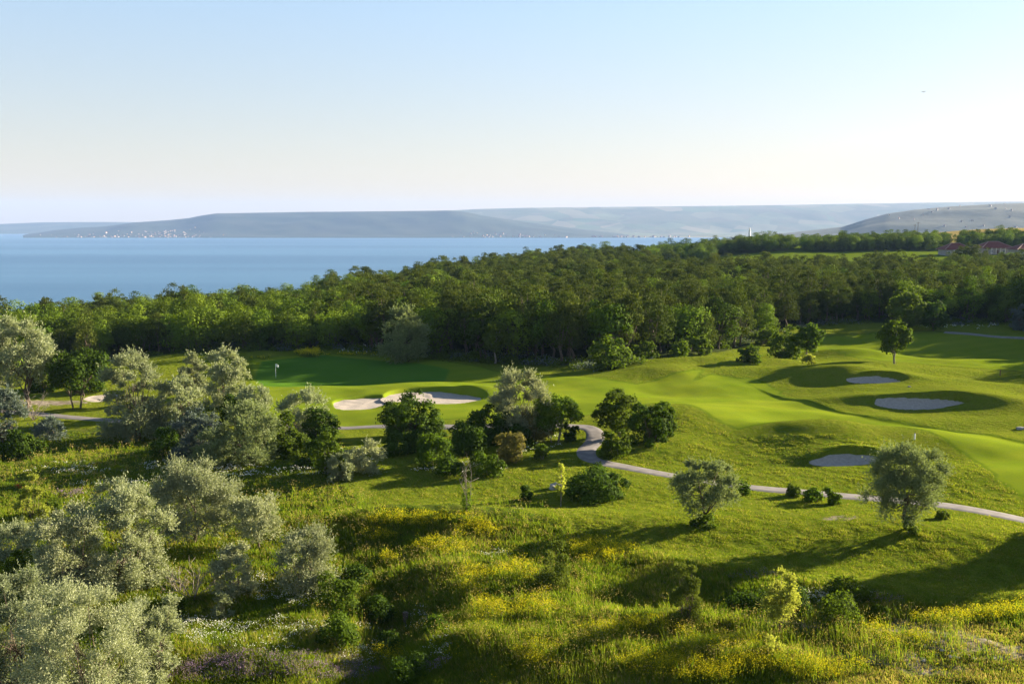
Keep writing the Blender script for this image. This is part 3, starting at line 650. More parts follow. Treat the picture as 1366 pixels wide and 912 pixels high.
# young staked tree, dead twigs, dead shrub
def column_tree():
    p = at(748, 676); px = float(depth(p))/FP; H = 58*px; root = ob('young_tree', None, None, p.tolist())
    tag(root, 'very slender young tree with pale leaves on a thin stem on the lawn', 'tree')
    rg = np.random.default_rng(5); n = 520; t = rg.random(n); z = H*(.27+.73*t); r = px*6.5*np.sin(np.pi*np.clip(1-t*.93, 0, 1))**.6*rg.uniform(.3, 1, n)*(1-.45*t)*(1+.4*np.sin(t*31)); a = rg.uniform(0, 6.28, n)
    P = np.stack([np.cos(a)*r, np.sin(a)*r, z], -1); D = unit(np.stack([np.cos(a), np.sin(a), .6+0*a], -1)+rg.normal(size=(n, 3))*.4)
    V, F = leaves(P, D, .26, .15, rg); ob('crown', mesh('crown', V, F, M['yellowgreen'], 4, dict(tint=np.repeat(rg.random(n), 4))), root)
    b = MB(); b.tube([(0, 0, -.2), (.05, 0, H*.5), (.02, .03, H)], [.07, .05, .015], 6); ob('trunk', b.me('trunk', M['barkg'], True), root)
column_tree()
def bare(u, vb, vt, wpx, label, n, leafn, name, up=1.6):
    p = at(u, vb); px = float(depth(p))/FP; H = (vb-vt)*px; W = wpx*px; root = ob(name, None, None, p.tolist()); tag(root, label, 'shrub')
    rg = np.random.default_rng(int(u)); b = MB(); tips = []
    for i in range(n):
        d = unit(np.array([rg.normal()*W/H, rg.normal()*W/H, up])); L = H*rg.uniform(.65, 1.0)
        pts = [np.array([0, 0, -.1]), d*L*.4+rg.normal(size=3)*.05*L, d*L*.75+rg.normal(size=3)*.07*L, d*L]
        b.tube(pts, [.035, .028, .018, .006], 5)
        for k in range(9):
            q = pts[1]+(pts[3]-pts[1])*rg.random(); e = unit(d+rg.normal(size=3)*.7)*L*rg.uniform(.12, .32)
            b.tube([q, q+e*.5+rg.normal(size=3)*.02, q+e], [.018, .012, .005], 4); tips.append(q+e)
    ob('branches', b.me('branches', M['barkg'], True), root)
    if leafn:
        P = rg.normal(size=(leafn, 3))*np.array([W*.22, W*.22, H*.16])+np.array([0, 0, H*.22]); P[:, 2] = np.abs(P[:, 2])
        V, F = leaves(P, unit(rg.normal(size=(leafn, 3))+[0, 0, .5]), .2, .12, rg); ob('foliage', mesh('foliage', V, F, M['green'], 4, dict(tint=np.repeat(rg.random(leafn), 4))), root)
bare(622, 684, 612, 16, 'tall bare twiggy sapling with leaves only at its foot', 4, 420, 'bare_sapling', 2.2)
bare(258, 800, 742, 46, 'dead leafless shrub with reddish twigs among the silver olives', 12, 0, 'dead_shrub', 1.1)
bare(240, 792, 755, 30, 'smaller dead twiggy shrub left of the leafless one', 9, 0, 'dead_shrub', 1.0)
bare(45, 560, 520, 34, 'bare brown twiggy shrub under the tall left olive tree', 14, 0, 'dead_shrub', 1.3)

# ---------------------------------------------------------------- the wood
protoD, protoP = [], []
for i in range(6):
    rg = np.random.default_rng(100+i); W = rg.uniform(6.0, 8.2); H = rg.uniform(8.4, 10.5)
    cm, C = crown('crown', W, H*.88, H*.12, rg, 2900, M['forest'], 'leaf', .36, 'round', 24, .24); protoD.append((cm, trunk_mesh('trunk', W, H, H*.2, C, rg, M['bark'], 1+i % 2, .17)))
for i in range(5):
    rg = np.random.default_rng(200+i); W = rg.uniform(5.0, 6.6); H = rg.uniform(10.0, 12.5)
    cm, C = crown('crown', W, H*.80, H*.20, rg, 3000, M['pine'], 'needle', .40, 'cone' if i % 2 else 'round', 30, .21); protoP.append((cm, trunk_mesh('trunk', W, H, H*.35, C, rg, M['bark'], 1, .2)))
cand = []
gx = np.arange(-420, 640, 4.7); gy = np.arange(120, 780, 4.7)
XX, YY = np.meshgrid(gx, gy); XX = XX.ravel()+rng.uniform(-2.1, 2.1, XX.size); YY = YY.ravel()+rng.uniform(-2.1, 2.1, YY.size)
UU = az_u(XX, YY); FD = front_d(UU)
BU = [-900, 0, 200, 400, 500, 600, 700, 780, 850, 900, 1060, 1366, 2200]; BD = [185, 262, 335, 375, 415, 485, 590, 650, 560, 440, 432, 440, 440]
keep = (YY > FD+1.5) & (YY < np.interp(UU, BU, BD))
belt = (YY > 640) & (YY < 705) & (UU > 862) & (UU < 1262) & ~((UU > 1059) & (UU < 1070))
belt |= (YY > 600) & (YY < 640) & (UU > 862) & (UU < 950)
belt |= (YY > 655) & (YY < 700) & (((UU > 1278) & (UU < 1322)) | ((UU > 1322) & (UU < 1460)))
keep |= belt
keep &= (UU > -420) & (UU < 1900)
# villas' clearing
keep &= ~((UU > 1245) & (UU < 1400) & (YY > 470) & (YY < 655))
keep |= (UU > 1260) & (UU < 1420) & (YY > 470) & (YY < 500) & (YY > np.interp(UU, [1260, 1420], [480, 470]))
XX, YY, UU = XX[keep], YY[keep], UU[keep]; FDk = front_d(UU); ZZ = T(XX, YY)
pn = wob(XX, YY, 45, 90)+.5*wob(XX, YY, 18, 91)
pineP = np.clip(np.interp(UU, [0, 330, 480, 620, 800, 1060, 1250, 1366], [.03, .08, .18, .62, .66, .68, .5, .42])+.30*pn, 0, 1)*(YY < 600)
isP = rng.random(len(XX)) < pineP
scl = rng.uniform(.66, 1.18, len(XX))*(1+.12*wob(XX, YY, 30, 93)); scl = scl*.93; scl = np.where(isP, scl*1.05, scl)
scl = np.where(UU < 470, scl*.92, scl)
scl = np.where((YY-FDk < 14) & (UU > 560) & (UU < 1010), np.maximum(scl, 1.0)*1.12, scl); scl = np.where((UU > 1378) & (YY < 300), np.maximum(scl, 1.0)*1.35, scl)
infr = (UU > -40) & (UU < 1406)
score = np.where(infr, 0, 1e4)+YY+ (YY-FDk)*.6
pick = np.zeros(len(XX), bool)
for k in (True, False):
    ids = np.where(isP == k)[0]; ids = ids[np.argsort(score[ids])][:298 if k else 290]; pick[ids] = True
def area(u): return 0 if u < 340 else (1 if u < 640 else (2 if u < 1000 else 3))
AR = ['in the wood behind the left thicket', 'in the wood behind the flag green', 'in the dark wood above the middle fairway', 'in the wood above the upper right fairway']
for i in np.where(pick)[0]:
    P_ = isP[i]; c, tr = (protoP if P_ else protoD)[rng.integers(5 if P_ else 6)]
    root = ob('pine_tree' if P_ else 'broadleaf_tree', None, None, (float(XX[i]), float(YY[i]), float(ZZ[i])-.1), rng.uniform(0, 6.28), (scl[i],)*3)
    k = area(UU[i])
    tag(root, ('olive-dark pine crowded ' if P_ else 'leafy green broadleaf tree crowded ')+AR[k], 'tree', ('pines ' if P_ else 'broadleaf trees ')+AR[k])
    ob('crown', c, root); ob('trunk', tr, root)
# the rest of the wood, one object
rest = np.where(~pick)[0]
pm = bpy.data.meshes.new('far_wood'); pm.vertices.add(len(rest)); pm.vertices.foreach_set('co', np.stack([XX[rest], YY[rest], ZZ[rest]-.1], -1).astype(np.float32).ravel())
kid = np.where(isP[rest], 6+rng.integers(0, 5, len(rest)), rng.integers(0, 6, len(rest))).astype(np.int32)
a = pm.attributes.new('kid', 'INT', 'POINT'); a.data.foreach_set('value', kid)
a = pm.attributes.new('scl', 'FLOAT', 'POINT'); a.data.foreach_set('value', scl[rest].astype(np.float32))
a = pm.attributes.new('rot', 'FLOAT', 'POINT'); a.data.foreach_set('value', rng.uniform(0, 6.28, len(rest)).astype(np.float32))
wood = ob('far_wood', pm); tag(wood, 'dense mass of treetops running back to the sea cliff', 'wood', None, 'stuff')
ng = bpy.data.node_groups.new('far_wood', 'GeometryNodeTree')
ng.interface.new_socket('Geometry', in_out='INPUT', socket_type='NodeSocketGeometry'); ng.interface.new_socket('Geometry', in_out='OUTPUT', socket_type='NodeSocketGeometry')
gi = ng.nodes.new('NodeGroupInput'); go = ng.nodes.new('NodeGroupOutput'); jn = ng.nodes.new('GeometryNodeJoinGeometry'); ng.links.new(jn.outputs[0], go.inputs[0])
def named(nm, ty):
    n = ng.nodes.new('GeometryNodeInputNamedAttribute'); n.data_type = ty; n.inputs[0].default_value = nm; return n.outputs[0]
ak, as_, ar = named('kid', 'INT'), named('scl', 'FLOAT'), named('rot', 'FLOAT')
cx = ng.nodes.new('ShaderNodeCombineXYZ'); ng.links.new(ar, cx.inputs[2])
srcs = {}
for o in list(COL.objects):
    if o.type == 'MESH' and o.parent and o.data not in srcs: srcs[o.data] = o
for i, me_ in enumerate([c for c, _ in protoD]+[c for c, _ in protoP]):
    if me_ not in srcs: continue
    oi = ng.nodes.new('GeometryNodeObjectInfo'); oi.transform_space = 'ORIGINAL'; oi.inputs[0].default_value = srcs[me_]; oi.inputs[1].default_value = True
    cp = ng.nodes.new('FunctionNodeCompare'); cp.data_type = 'INT'; cp.operation = 'EQUAL'; ng.links.new(ak, cp.inputs[2]); cp.inputs[3].default_value = i
    ip = ng.nodes.new('GeometryNodeInstanceOnPoints'); ng.links.new(gi.outputs[0], ip.inputs['Points']); ng.links.new(cp.outputs[0], ip.inputs['Selection'])
    ng.links.new(oi.outputs['Geometry'], ip.inputs['Instance']); ng.links.new(cx.outputs[0], ip.inputs['Rotation']); ng.links.new(as_, ip.inputs['Scale']); ng.links.new(ip.outputs[0], jn.inputs[0])
md = wood.modifiers.new('wood', 'NODES'); md.node_group = ng

# ---------------------------------------------------------------- bunkers, path
for i, (c, a, b, ang, lb) in enumerate(BKP):
    th = np.linspace(0, 2*math.pi, 72, False); rr = np.array([.02, .25, .45, .62, .76, .88, .97, 1.04])
    TH, RR = np.meshgrid(th, rr); q = RR*brad(TH, i); X, Y = a*q*np.cos(TH), b*q*np.sin(TH)
    bx, by = c[0]+X*math.cos(ang)-Y*math.sin(ang), c[1]+X*math.sin(ang)+Y*math.cos(ang)
    bz = BZ[i]+GS[i]*(Y+b)+.05*wob(bx, by, 2.2, 200+i)+.10*RR**3-.03
    n = len(th); F = []
    for r in range(len(rr)-1):
        for k in range(n): F.append((r*n+k, r*n+(k+1) % n, (r+1)*n+(k+1) % n, (r+1)*n+k))
    o = struct('sand_bunker', mesh('sand_bunker', np.stack([bx, by, bz], -1), F, M['sand'], 4, None, True), lb, 'sand bunker')
def smooth_line(P, n=10):
    P = np.vstack([2*P[0]-P[1], P, 2*P[-1]-P[-2]]); out = []
    for i in range(1, len(P)-2):
        for k in range(n):
            t = k/n; out.append(.5*((2*P[i])+(-P[i-1]+P[i+1])*t+(2*P[i-1]-5*P[i]+4*P[i+1]-P[i+2])*t*t+(-P[i-1]+3*P[i]-3*P[i+1]+P[i+2])*t**3))
    return np.array(out+[P[-2]])
def path(pts, wd, label):
    c = smooth_line(at(*np.array(pts, float).T)[:, :2], 14); t = np.gradient(c, axis=0); t = unit(t); nn = np.stack([-t[:, 1], t[:, 0]], -1)
    k = np.linspace(-1, 1, 7); P = c[:, None]+nn[:, None]*(k*wd/2)[None, :, None]
    base = T(P[..., 0], P[..., 1]); z = np.maximum(base, base.mean(1, keepdims=True))*.5+base*.5+.07; z[:, 0] -= .12; z[:, -1] -= .12
    struct('path', mesh('path', np.concatenate([P, z[..., None]], -1), quads(P.shape[:2]), M['path'], 4, None, True), label, 'path')
path([(-120, 538), (35, 551), (100, 557), (160, 562), (260, 566), (400, 569), (480, 570), (600, 569), (700, 567), (762, 568), (786, 571), (795, 579), (792, 590), (782, 602), (790, 613), (835, 623), (900, 635), (1000, 650), (1100, 659), (1200, 668), (1280, 677), (1366, 694), (1500, 725)], 2.5, 'winding pale grey cart path crossing the golf course')
path([(1260, 443), (1300, 446), (1366, 451), (1450, 458)], 3.0, 'pale cart path along the wood front on the upper right')

# ---------------------------------------------------------------- grass and flowers (stuff)
def blades(B, n, h, wd, rg, lean=.45, spread=.15):
    """B base points (m,3); n blades each; h (m,) heights"""
    m = len(B); j = np.repeat(np.arange(m), n); k = len(j); a = rg.uniform(0, 6.28, k); r = spread*np.sqrt(rg.random(k))
    hh = (h[j] if np.ndim(h) else h)*rg.uniform(.55, 1.15, k)
    P = B[j]+np.stack([np.cos(a)*r, np.sin(a)*r, -.03+0*a], -1)
    l = lean*rg.uniform(.2, 1, k)*hh; b = a+rg.normal(size=k)*.7
    tip = P+np.stack([np.cos(b)*l-.12*hh, np.sin(b)*l, hh], -1)
    s = rg.uniform(0, 6.28, k); w_ = (wd[j] if np.ndim(wd) else wd)*rg.uniform(.6, 1.3, k)
    sd = np.stack([np.cos(s), np.sin(s), 0*s], -1)*w_[:, None]*.5
    mid = P+(tip-P)*.45+np.array([0, 0, 1])*(hh*.10)[:, None]
    V = np.stack([P-sd*.6, mid+sd, tip, mid-sd], 1).reshape(-1, 3); return V, np.arange(4*k).reshape(k, 4), j
def region(n, poly, seed):
    rg = np.random.default_rng(seed); q = np.array(poly, float); lo, hi = q.min(0), q.max(0)
    P = rg.uniform(lo, hi, (n, 2)); P = P[inside(P, q)]; return P, rg
MV = [(-40, 575), (300, 580), (440, 575), (470, 600), (455, 640), (500, 688), (600, 690), (690, 698), (770, 712), (880, 742), (960, 757), (1060, 772), (1150, 792), (1230, 806), (1366, 818), (1420, 826), (1420, 1010), (-60, 1010)]
def dirtmask(P):
    m = np.zeros(len(P), bool)
    for u, v, a, b in DIRT[:6]+DIRT[10:]: m |= (((P[:, 0]-u)/a)**2+((P[:, 1]-v)/b)**2) < .7
    return m
def meadow():
    P, rg = region(62000, MV, 11); B = at(P[:, 0], P[:, 1])
    dm = dirtmask(P) & (rg.random(len(P)) < .72); P, B = P[~dm], B[~dm]
    px = (B[:, 1])/FP; x, y = B[:, 0], B[:, 1]
    hz = .5+.5*wob(x, y, 9, 300)+.35*wob(x, y, 3.5, 301)
    upper = ss(700, 640, P[:, 1])*(P[:, 0] < 520); rightdry = ss(1000, 1150, P[:, 0])*ss(820, 850, P[:, 1])
    h = np.clip(.34+.22*hz, .12, .75)*(1-.55*upper)*(1-.45*rightdry)
    V, F, j = blades(B, 15, h, np.maximum(.028, px*.95), rg, .55, .30)
    cl = wob(x, y, 12, 302)*.5+wob(x, y, 4, 303)*.4+.45*rightdry; tint = np.clip(.30+.35*cl[j]+rg.normal(size=len(j))*.2, 0, 1)
    mi = (rg.random(len(j)) < np.clip(.10+.18*cl[j]+.35*rightdry[j], .02, .6)).astype(int)
    o = ob('meadow_grass', mesh('meadow_grass', V, F, [M['grass'], M['drygrass']], 4, dict(tint=np.repeat(tint, 4)), mi=mi)); tag(o, 'tall wild meadow grass filling the foreground', 'grass', None, 'stuff')
meadow()
def rough_tufts():               # short coarse grass on the mown lawn
    poly = [(480, 600), (500, 690), (690, 700), (880, 744), (1060, 774), (1230, 808), (1420, 830), (1420, 560), (1366, 665), (1300, 615), (1160, 578), (985, 580), (900, 545), (800, 560), (640, 600)]
    P, rg = region(150000, poly, 12); B = at(P[:, 0], P[:, 1])
    C = smooth_line(at(*np.array([(762, 568), (786, 571), (795, 579), (792, 590), (782, 602), (790, 613), (835, 623), (900, 635), (1000, 650), (1100, 659), (1200, 668), (1280, 677), (1366, 694), (1500, 725)], float).T)[:, :2], 5)
    d, _ = seg_dist(B[:, :2], C); k = d > 1.35
    for i in range(len(BKP)): k &= bell(B[:, 0], B[:, 1], i) > 1.06
    B = B[k]; B = B[wob(B[:, 0], B[:, 1], 2.1, 312)+.6*wob(B[:, 0], B[:, 1], .9, 313)+.5*rg.normal(size=len(B)) > .1]; px = B[:, 1]/FP; cl = wob(B[:, 0], B[:, 1], 6, 310)*.5+wob(B[:, 0], B[:, 1], 2.5, 311)*.5
    V, F, j = blades(B, 7, np.clip(.13+.05*cl, .06, .22), np.maximum(.03, px*.8), rg, .9, .28)
    tint = np.clip(.35+.35*cl[j]+rg.normal(size=len(j))*.2, 0, 1)
    o = ob('lawn_grass', mesh('lawn_grass', V, F, [M['grass'], M['drygrass']], 4, dict(tint=np.repeat(tint, 4)), mi=(rg.random(len(j)) < .10).astype(int))); tag(o, 'short coarse grass of the mown rough between meadow and fairway', 'grass', None, 'stuff')
rough_tufts()
def flowers(name, label, patches, mt, hh, dens, seed, size, nfl, green=True, upper=.55):
    rg = np.random.default_rng(seed); U, V_ = [], []
    for u, v, a, b in patches:
        n = int(a*b*3.1416*dens); r = np.sqrt(rg.random(n)); t = rg.uniform(0, 6.28, n); rr = r*(1+.25*np.sin(3*t+u)+.15*np.sin(5*t+v))
        U.append(u+a*rr*np.cos(t)); V_.append(v+b*rr*np.sin(t))
    U, V_ = np.concatenate(U), np.concatenate(V_); B = at(U, V_); m = len(B); px = B[:, 1]/FP
    h = hh*rg.uniform(.7, 1.25, m)*(1+.25*wob(B[:, 0], B[:, 1], 2.5, seed))
    V1, F1, j1 = blades(B, 5, h*.9, np.maximum(.025, px*.8), rg, .35, .22)
    j = np.repeat(np.arange(m), nfl); k = len(j)
    P = B[j]+np.stack([rg.normal(size=k)*.20, rg.normal(size=k)*.20, h[j]*rg.uniform(upper, 1.05, k)], -1)
    V2, F2 = leaves(P, unit(rg.normal(size=(k, 3))), np.maximum(size, px[j]*1.5)*rg.uniform(.6, 1.3, k), np.maximum(size, px[j]*1.4)*.8, rg)
    V = np.vstack([V1, V2]); F = np.vstack([F1, F2+len(V1)]); tint = np.concatenate([np.repeat(np.clip(rg.random(len(F1))*.6, 0, 1), 4), np.repeat(rg.random(k), 4)])
    o = ob(name, mesh(name, V, F, [M['grass'], M[mt]], 4, dict(tint=tint), mi=np.concatenate([np.zeros(len(F1)), np.ones(len(F2))]))); tag(o, label, 'flowers', None, 'stuff')
flowers('yellow_wildflowers', 'bright yellow wildflowers in drifts through the foreground scrub',
        [(560, 698, 70, 9), (640, 712, 30, 9), (600, 735, 28, 10), (570, 735, 20, 8), (520, 752, 14, 8), (630, 772, 22, 12), (690, 768, 30, 12), (625, 795, 18, 9), (655, 822, 28, 14), (715, 818, 26, 14), (800, 742, 44, 15), (770, 735, 22, 10),
         (860, 845, 60, 9), (800, 852, 30, 8), (720, 884, 32, 16), (950, 868, 50, 10), (1010, 888, 40, 10), (880, 890, 60, 10), (1250, 832, 40, 8), (1310, 826, 50, 7), (1350, 820, 30, 8), (1210, 862, 30, 9), (520, 880, 18, 14), (1090, 900, 60, 10), (930, 905, 80, 10), (1170, 850, 24, 7), (505, 720, 20, 7)], 'yellow', .85, .055, 21, .05, 22)
flowers('yellow_wildflowers', 'thin scatter of yellow wildflowers over the right foreground', [(850, 860, 300, 50), (600, 780, 110, 80), (1200, 870, 170, 40), (420, 660, 60, 12), (100, 600, 100, 8), (700, 870, 120, 40)], 'yellow', .55, .004, 22, .05, 7)
flowers('white_wildflowers', 'white daisies and umbels scattered over the left meadow',
        [(395, 800, 50, 14), (440, 780, 40, 16), (450, 845, 40, 16), (260, 838, 40, 12), (340, 780, 30, 12), (360, 632, 90, 7), (200, 648, 110, 7), (100, 628, 60, 8), (240, 625, 60, 8), (560, 830, 22, 12), (590, 868, 16, 14), (460, 612, 50, 9), (610, 628, 60, 8), (700, 600, 50, 8), (480, 880, 34, 20), (1110, 800, 60, 14), (720, 585, 30, 5), (330, 850, 110, 20), (660, 745, 30, 6)], 'white', .42, .028, 23, .05, 10, True, .85)
flowers('purple_wildflowers', 'dull purple flowering ground cover along the bottom foreground', [(360, 885, 110, 14), (290, 900, 80, 12), (450, 900, 60, 10), (85, 660, 30, 4), (1010, 770, 40, 5), (570, 890, 30, 8), (1150, 800, 50, 8)], 'purple', .38, .045, 24, .05, 22, True, .6)
flowers('red_wildflowers', 'small spot of red flowers on the left meadow edge', [(26, 651, 6, 1.6)], 'redf', .35, .5, 25, .05, 4)
flowers('tall_weeds', 'tall pale seed heads and weeds standing above the meadow grass', [(640, 800, 200, 100), (900, 860, 260, 50), (150, 610, 160, 26), (450, 700, 60, 40), (1150, 860, 200, 40), (330, 700, 120, 60), (80, 640, 90, 30)], 'drygrass', 1.0, .018, 26, .04, 7, True, .7)
def understory():                # low scrub in front of the wood
    rg = np.random.default_rng(31); us = rg.uniform(-60, 1420, 900); vf = np.interp(us, FRONT_U, FRONT_V); vv = vf+rg.uniform(-9, 3, 900)
    B = at(us, vv); B = B[(wob(B[:, 0], B[:, 1], 22, 320) > -.45)]; n = 60; j = np.repeat(np.arange(len(B)), n); k = len(j); sz = rg.uniform(.5, 1.5, len(B))[j]
    d = unit(rg.normal(size=(k, 3))); d[:, 2] = np.abs(d[:, 2]); P = B[j]+d*sz[:, None]*np.array([1.5, 1.5, 1.0])*rg.uniform(.6, 1, k)[:, None]
    V, F = leaves(P, unit(rg.normal(size=(k, 3))), .36, .26, rg); mi = (rg.random(len(B)) < .22).astype(int)[j]
    o = ob('undergrowth', mesh('undergrowth', V, F, [M['green'], M['silver_blue']], 4, dict(tint=np.repeat(rg.random(k), 4)), mi=mi)); tag(o, 'low tangled undergrowth along the front edge of the wood', 'undergrowth', None, 'stuff')
    flowers('white_wildflowers', 'pale blossoming ground cover along the shaded foot of the wood', [(500, 462, 30, 4), (1020, 444, 30, 4), (745, 484, 30, 3), (1280, 436, 60, 3), (960, 462, 25, 3), (860, 476, 20, 3), (470, 470, 20, 3)], 'white', .5, .05, 33, .07, 4, True, .7)
    flowers('yellow_wildflowers', 'bright yellow flowering clump at the back edge of the flag green', [(413, 474, 15, 3.2)], 'yellow', 1.1, .9, 34, .12, 14)
    flowers('yellow_wildflowers', 'pale yellow tall grass strip at the back of the flag green', [(470, 473, 40, 1.6), (350, 478, 14, 1.6)], 'yellow', .5, .25, 35, .10, 5)
understory()

# ---------------------------------------------------------------- villas and far buildings
glass = simple('window_glass', (.10, .13, .16), .2); white = simple('white_paint', (.78, .78, .76), .6); plast = simple('villa_plaster', (.34, .32, .30), .85, 1.0, (.29, .27, .25)); woodm = simple('dark_timber', (.12, .07, .045), .7)
def villa(u, y, wd, dp, label, eave=3.6, rise=3.4, zoff=0):
    x = (u-U0)/FP*y; z = float(T(np.array([x]), np.array([y]))[0])+zoff
    root = ob('villa', None, None, (x, y, z)); tag(root, label, 'house')
    b = MB(); b.box((0, 0, eave/2-.5), (wd, dp, eave+1)); ob('wall', b.me('wall', plast), root)
    e = 1.0; W, D = wd/2+e, dp/2+e; rg_ = max(.5, W-D)
    b = MB(); A = [(-W, -D, eave), (W, -D, eave), (W, D, eave), (-W, D, eave)]; T1_, T2_ = (-rg_, 0, eave+rise), (rg_, 0, eave+rise)
    b.poly([A[0], A[1], T2_, T1_]); b.poly([A[1], A[2], T2_]); b.poly([A[2], A[3], T1_, T2_]); b.poly([A[3], A[0], T1_]); b.poly(A[::-1]); rf = ob('roof', b.me('roof', roofm), root)
    b = MB(); b.tube([T1_, T2_], [.22, .22], 6)
    for p, q in ((A[0], T1_), (A[1], T2_), (A[2], T2_), (A[3], T1_)): b.tube([p, q], [.2, .2], 6)
    ob('ridge_tile', b.me('ridge_tile', simple('ridge_clay', (.36, .24, .20), .8)), rf)
    b = MB(); b.box((0, 0, 0), (.9, .9, 2.2)); ch = ob('chimney', b.me('chimney', plast), rf, (wd*.2, D*.35, eave+rise*.75))
    nw = max(3, int(wd/3.6))
    for i in range(nw):
        wx = -wd/2+(i+.5)*wd/nw
        if i == nw//2:
            b = MB(); b.box((0, 0, 0), (1.3, .12, 2.3)); ob('door', b.me('door', woodm), root, (wx, -dp/2-.03, 1.15)); continue
        b = MB(); b.box((0, 0, 0), (1.7, .10, 1.9)); f = ob('window', b.me('window', white), root, (wx, -dp/2-.03, 1.7))
        b = MB(); b.box((-.38, -.06, 0), (.66, .05, 1.6)); b.box((.38, -.06, 0), (.66, .05, 1.6)); ob('pane', b.me('pane', glass), f)
    b = MB()
    for i in range(4): b.box((-wd*.22+i*wd*.15, -dp/2-.9, eave/2), (.25, .25, eave))
    ob('porch_posts', b.me('porch_posts', white), root)
villa(1272, 600, 16, 11, 'leftmost of the three red roofed villas behind the wood, only its roof showing', 3.4, 3.8, .2)
villa(1322, 610, 18, 12, 'middle red roofed villa with pale walls and windows showing', 3.6, 3.8, .4)
villa(1368, 585, 17, 12, 'red roofed villa cut by the right edge', 3.4, 3.4, .6)
def dome():
    y = 395; x = (493-U0)/FP*y; z = CZ-(382-298)/FP*y; root = ob('white_kiosk', None, None, (x, y, z-8)); tag(root, 'small white domed building peeking above the treetops at the sea edge', 'building')
    b = MB(); b.tube([(0, 0, 0), (0, 0, 8.5)], [1.7, 1.7], 14); ob('wall', b.me('wall', white), root)
    b = MB(); b.tube([(0, 0, 8.5), (0, 0, 9.3), (0, 0, 10.2), (0, 0, 10.9), (0, 0, 11.3), (0, 0, 12.4)], [1.75, 1.7, 1.35, .8, .15, .05], 16); ob('dome_roof', b.me('dome_roof', white, True), root)
    root2 = ob('white_kiosk', None, None, (x+3.6, y+3, z-8)); tag(root2, 'lower flat white block right beside the white domed building', 'building')
    b = MB(); b.box((0, 0, 4.6), (3.4, 3.4, 9.2)); ob('wall', b.me('wall', white), root2); b = MB(); b.box((0, 0, 9.35), (3.8, 3.8, .3)); ob('roof', b.me('roof', white), root2)
dome()
def tower():
    y = 760; x = (998-U0)/FP*y; zt = CZ-(303-298)/FP*y; zb = float(T(np.array([x]), np.array([float(y)]))[0])
    H = zt-zb; root = ob('white_tower', None, None, (x, y, zb-.3)); tag(root, 'slender white tower rising above the far tree belt', 'tower')
    b = MB(); b.tube([(0, 0, 0), (0, 0, H*.6), (0, 0, H*.82)], [1.0, .85, .7], 12); ob('shaft', b.me('shaft', white, True), root)
    b = MB(); b.tube([(0, 0, H*.82), (0, 0, H*.84)], [1.15, 1.15], 12); ob('gallery', b.me('gallery', white), root)
    b = MB(); b.tube([(0, 0, H*.84), (0, 0, H*.92), (0, 0, H*1.03)], [.55, .55, .05], 12); ob('cap', b.me('cap', white), root)
tower()
def pole(u, y, vt, label):
    x = (u-U0)/FP*y; zb = float(T(np.array([x]), np.array([float(y)]))[0]); H = CZ-(vt-298)/FP*y-zb
    root = ob('utility_pole', None, None, (x, y, zb)); tag(root, label, 'pole', None); b = MB(); b.tube([(0, 0, -.3), (0, 0, H)], [.2, .13], 8); ob('post', b.me('post', woodm), root)
    b = MB(); b.box((0, 0, H-.8), (2.2, .15, .15)); ob('crossarm', b.me('crossarm', woodm), root)
pole(1221, 700, 296, 'thin utility pole above the far tree belt, right one of two'); pole(1217, 705, 299, 'thin utility pole above the far tree belt, left one of two')
# scattered far shrubs on dry field
for i, (u, y, s_) in enumerate([(1270, 800, 1.6), (1270, 740, 1.8), (1300, 900, 1.2), (1352, 880, 1.7), (1282, 850, 1.0), (1340, 860, 1.0), (1258, 880, 1.2)]):
    x = (u-U0)/FP*y; z = float(T(np.array([x]), np.array([float(y)]))[0]); rg = np.random.default_rng(i+700)
    cm, C = crown('foliage', 2.0*s_, 1.7*s_, 0, rg, 260, M['dark'], 'leaf', .4, 'bush', 8, .3)
    o = ob('field_shrub', cm, None, (x, y, z)); tag(o, 'tiny dark shrub dotted on the dry yellow field behind the villas', 'shrub', 'shrubs on the dry field')
# dark distant tree group behind the far belt
for i, u in enumerate([1160, 1172, 1185, 1196, 1206, 1232, 1244]):
    y = 860+i*6; x = (u-U0)/FP*y; z = float(T(np.array([x]), np.array([float(y)]))[0]); root = ob('broadleaf_tree', None, None, (x, y, z-2), i, (.8, .8, .55)); tag(root, 'dark bushy tree on the rise behind the far belt', 'tree', 'trees on the rise behind the far belt')
    ob('crown', protoD[i % 6][0], root); ob('trunk', protoD[i % 6][1], root)

# ---------------------------------------------------------------- golf furniture, stones
def flag():
    p = at(368, 504); root = ob('golf_flag', None, None, p.tolist()); tag(root, 'white flag on a thin pin standing on the shaded green', 'golf flag')
    b = MB(); b.tube([(0, 0, -.1), (0, 0, 2.5)], [.035, .035], 8); ob('pole', b.me('pole', white), root)
    n, mrow = 12, 6; V = []
    for i in range(n+1):
        for k in range(mrow+1):
            s_ = i/n; V.append((.04+.62*s_*(1-.25*s_), .10*math.sin(s_*7+k*.3)*s_, 2.48-.48*k/mrow-.28*s_**1.5))
    me_ = mesh('flag_cloth', V, quads((n+1, mrow+1)), white, 4, None, True); f = ob('flag_cloth', me_, root); sm = f.modifiers.new('thick', 'SOLIDIFY'); sm.thickness = .01
flag()
def post(u, vb, vt, wd, m, name, label, cap=None):
    p = at(u, vb); px = float(depth(p))/FP; H = (vb-vt)*px; root = ob(name, None, None, p.tolist()); tag(root, label, 'post')
    b = MB(); b.tube([(0, 0, -.2), (0, 0, H*.92)], [wd/2, wd/2], 10); ob('shaft', b.me('shaft', m), root)
    b = MB(); b.tube([(0, 0, H*.92), (0, 0, H*.97), (0, 0, H)], [wd*.56, wd*.56, wd*.2], 10); ob('cap', b.me('cap', cap or m), root)
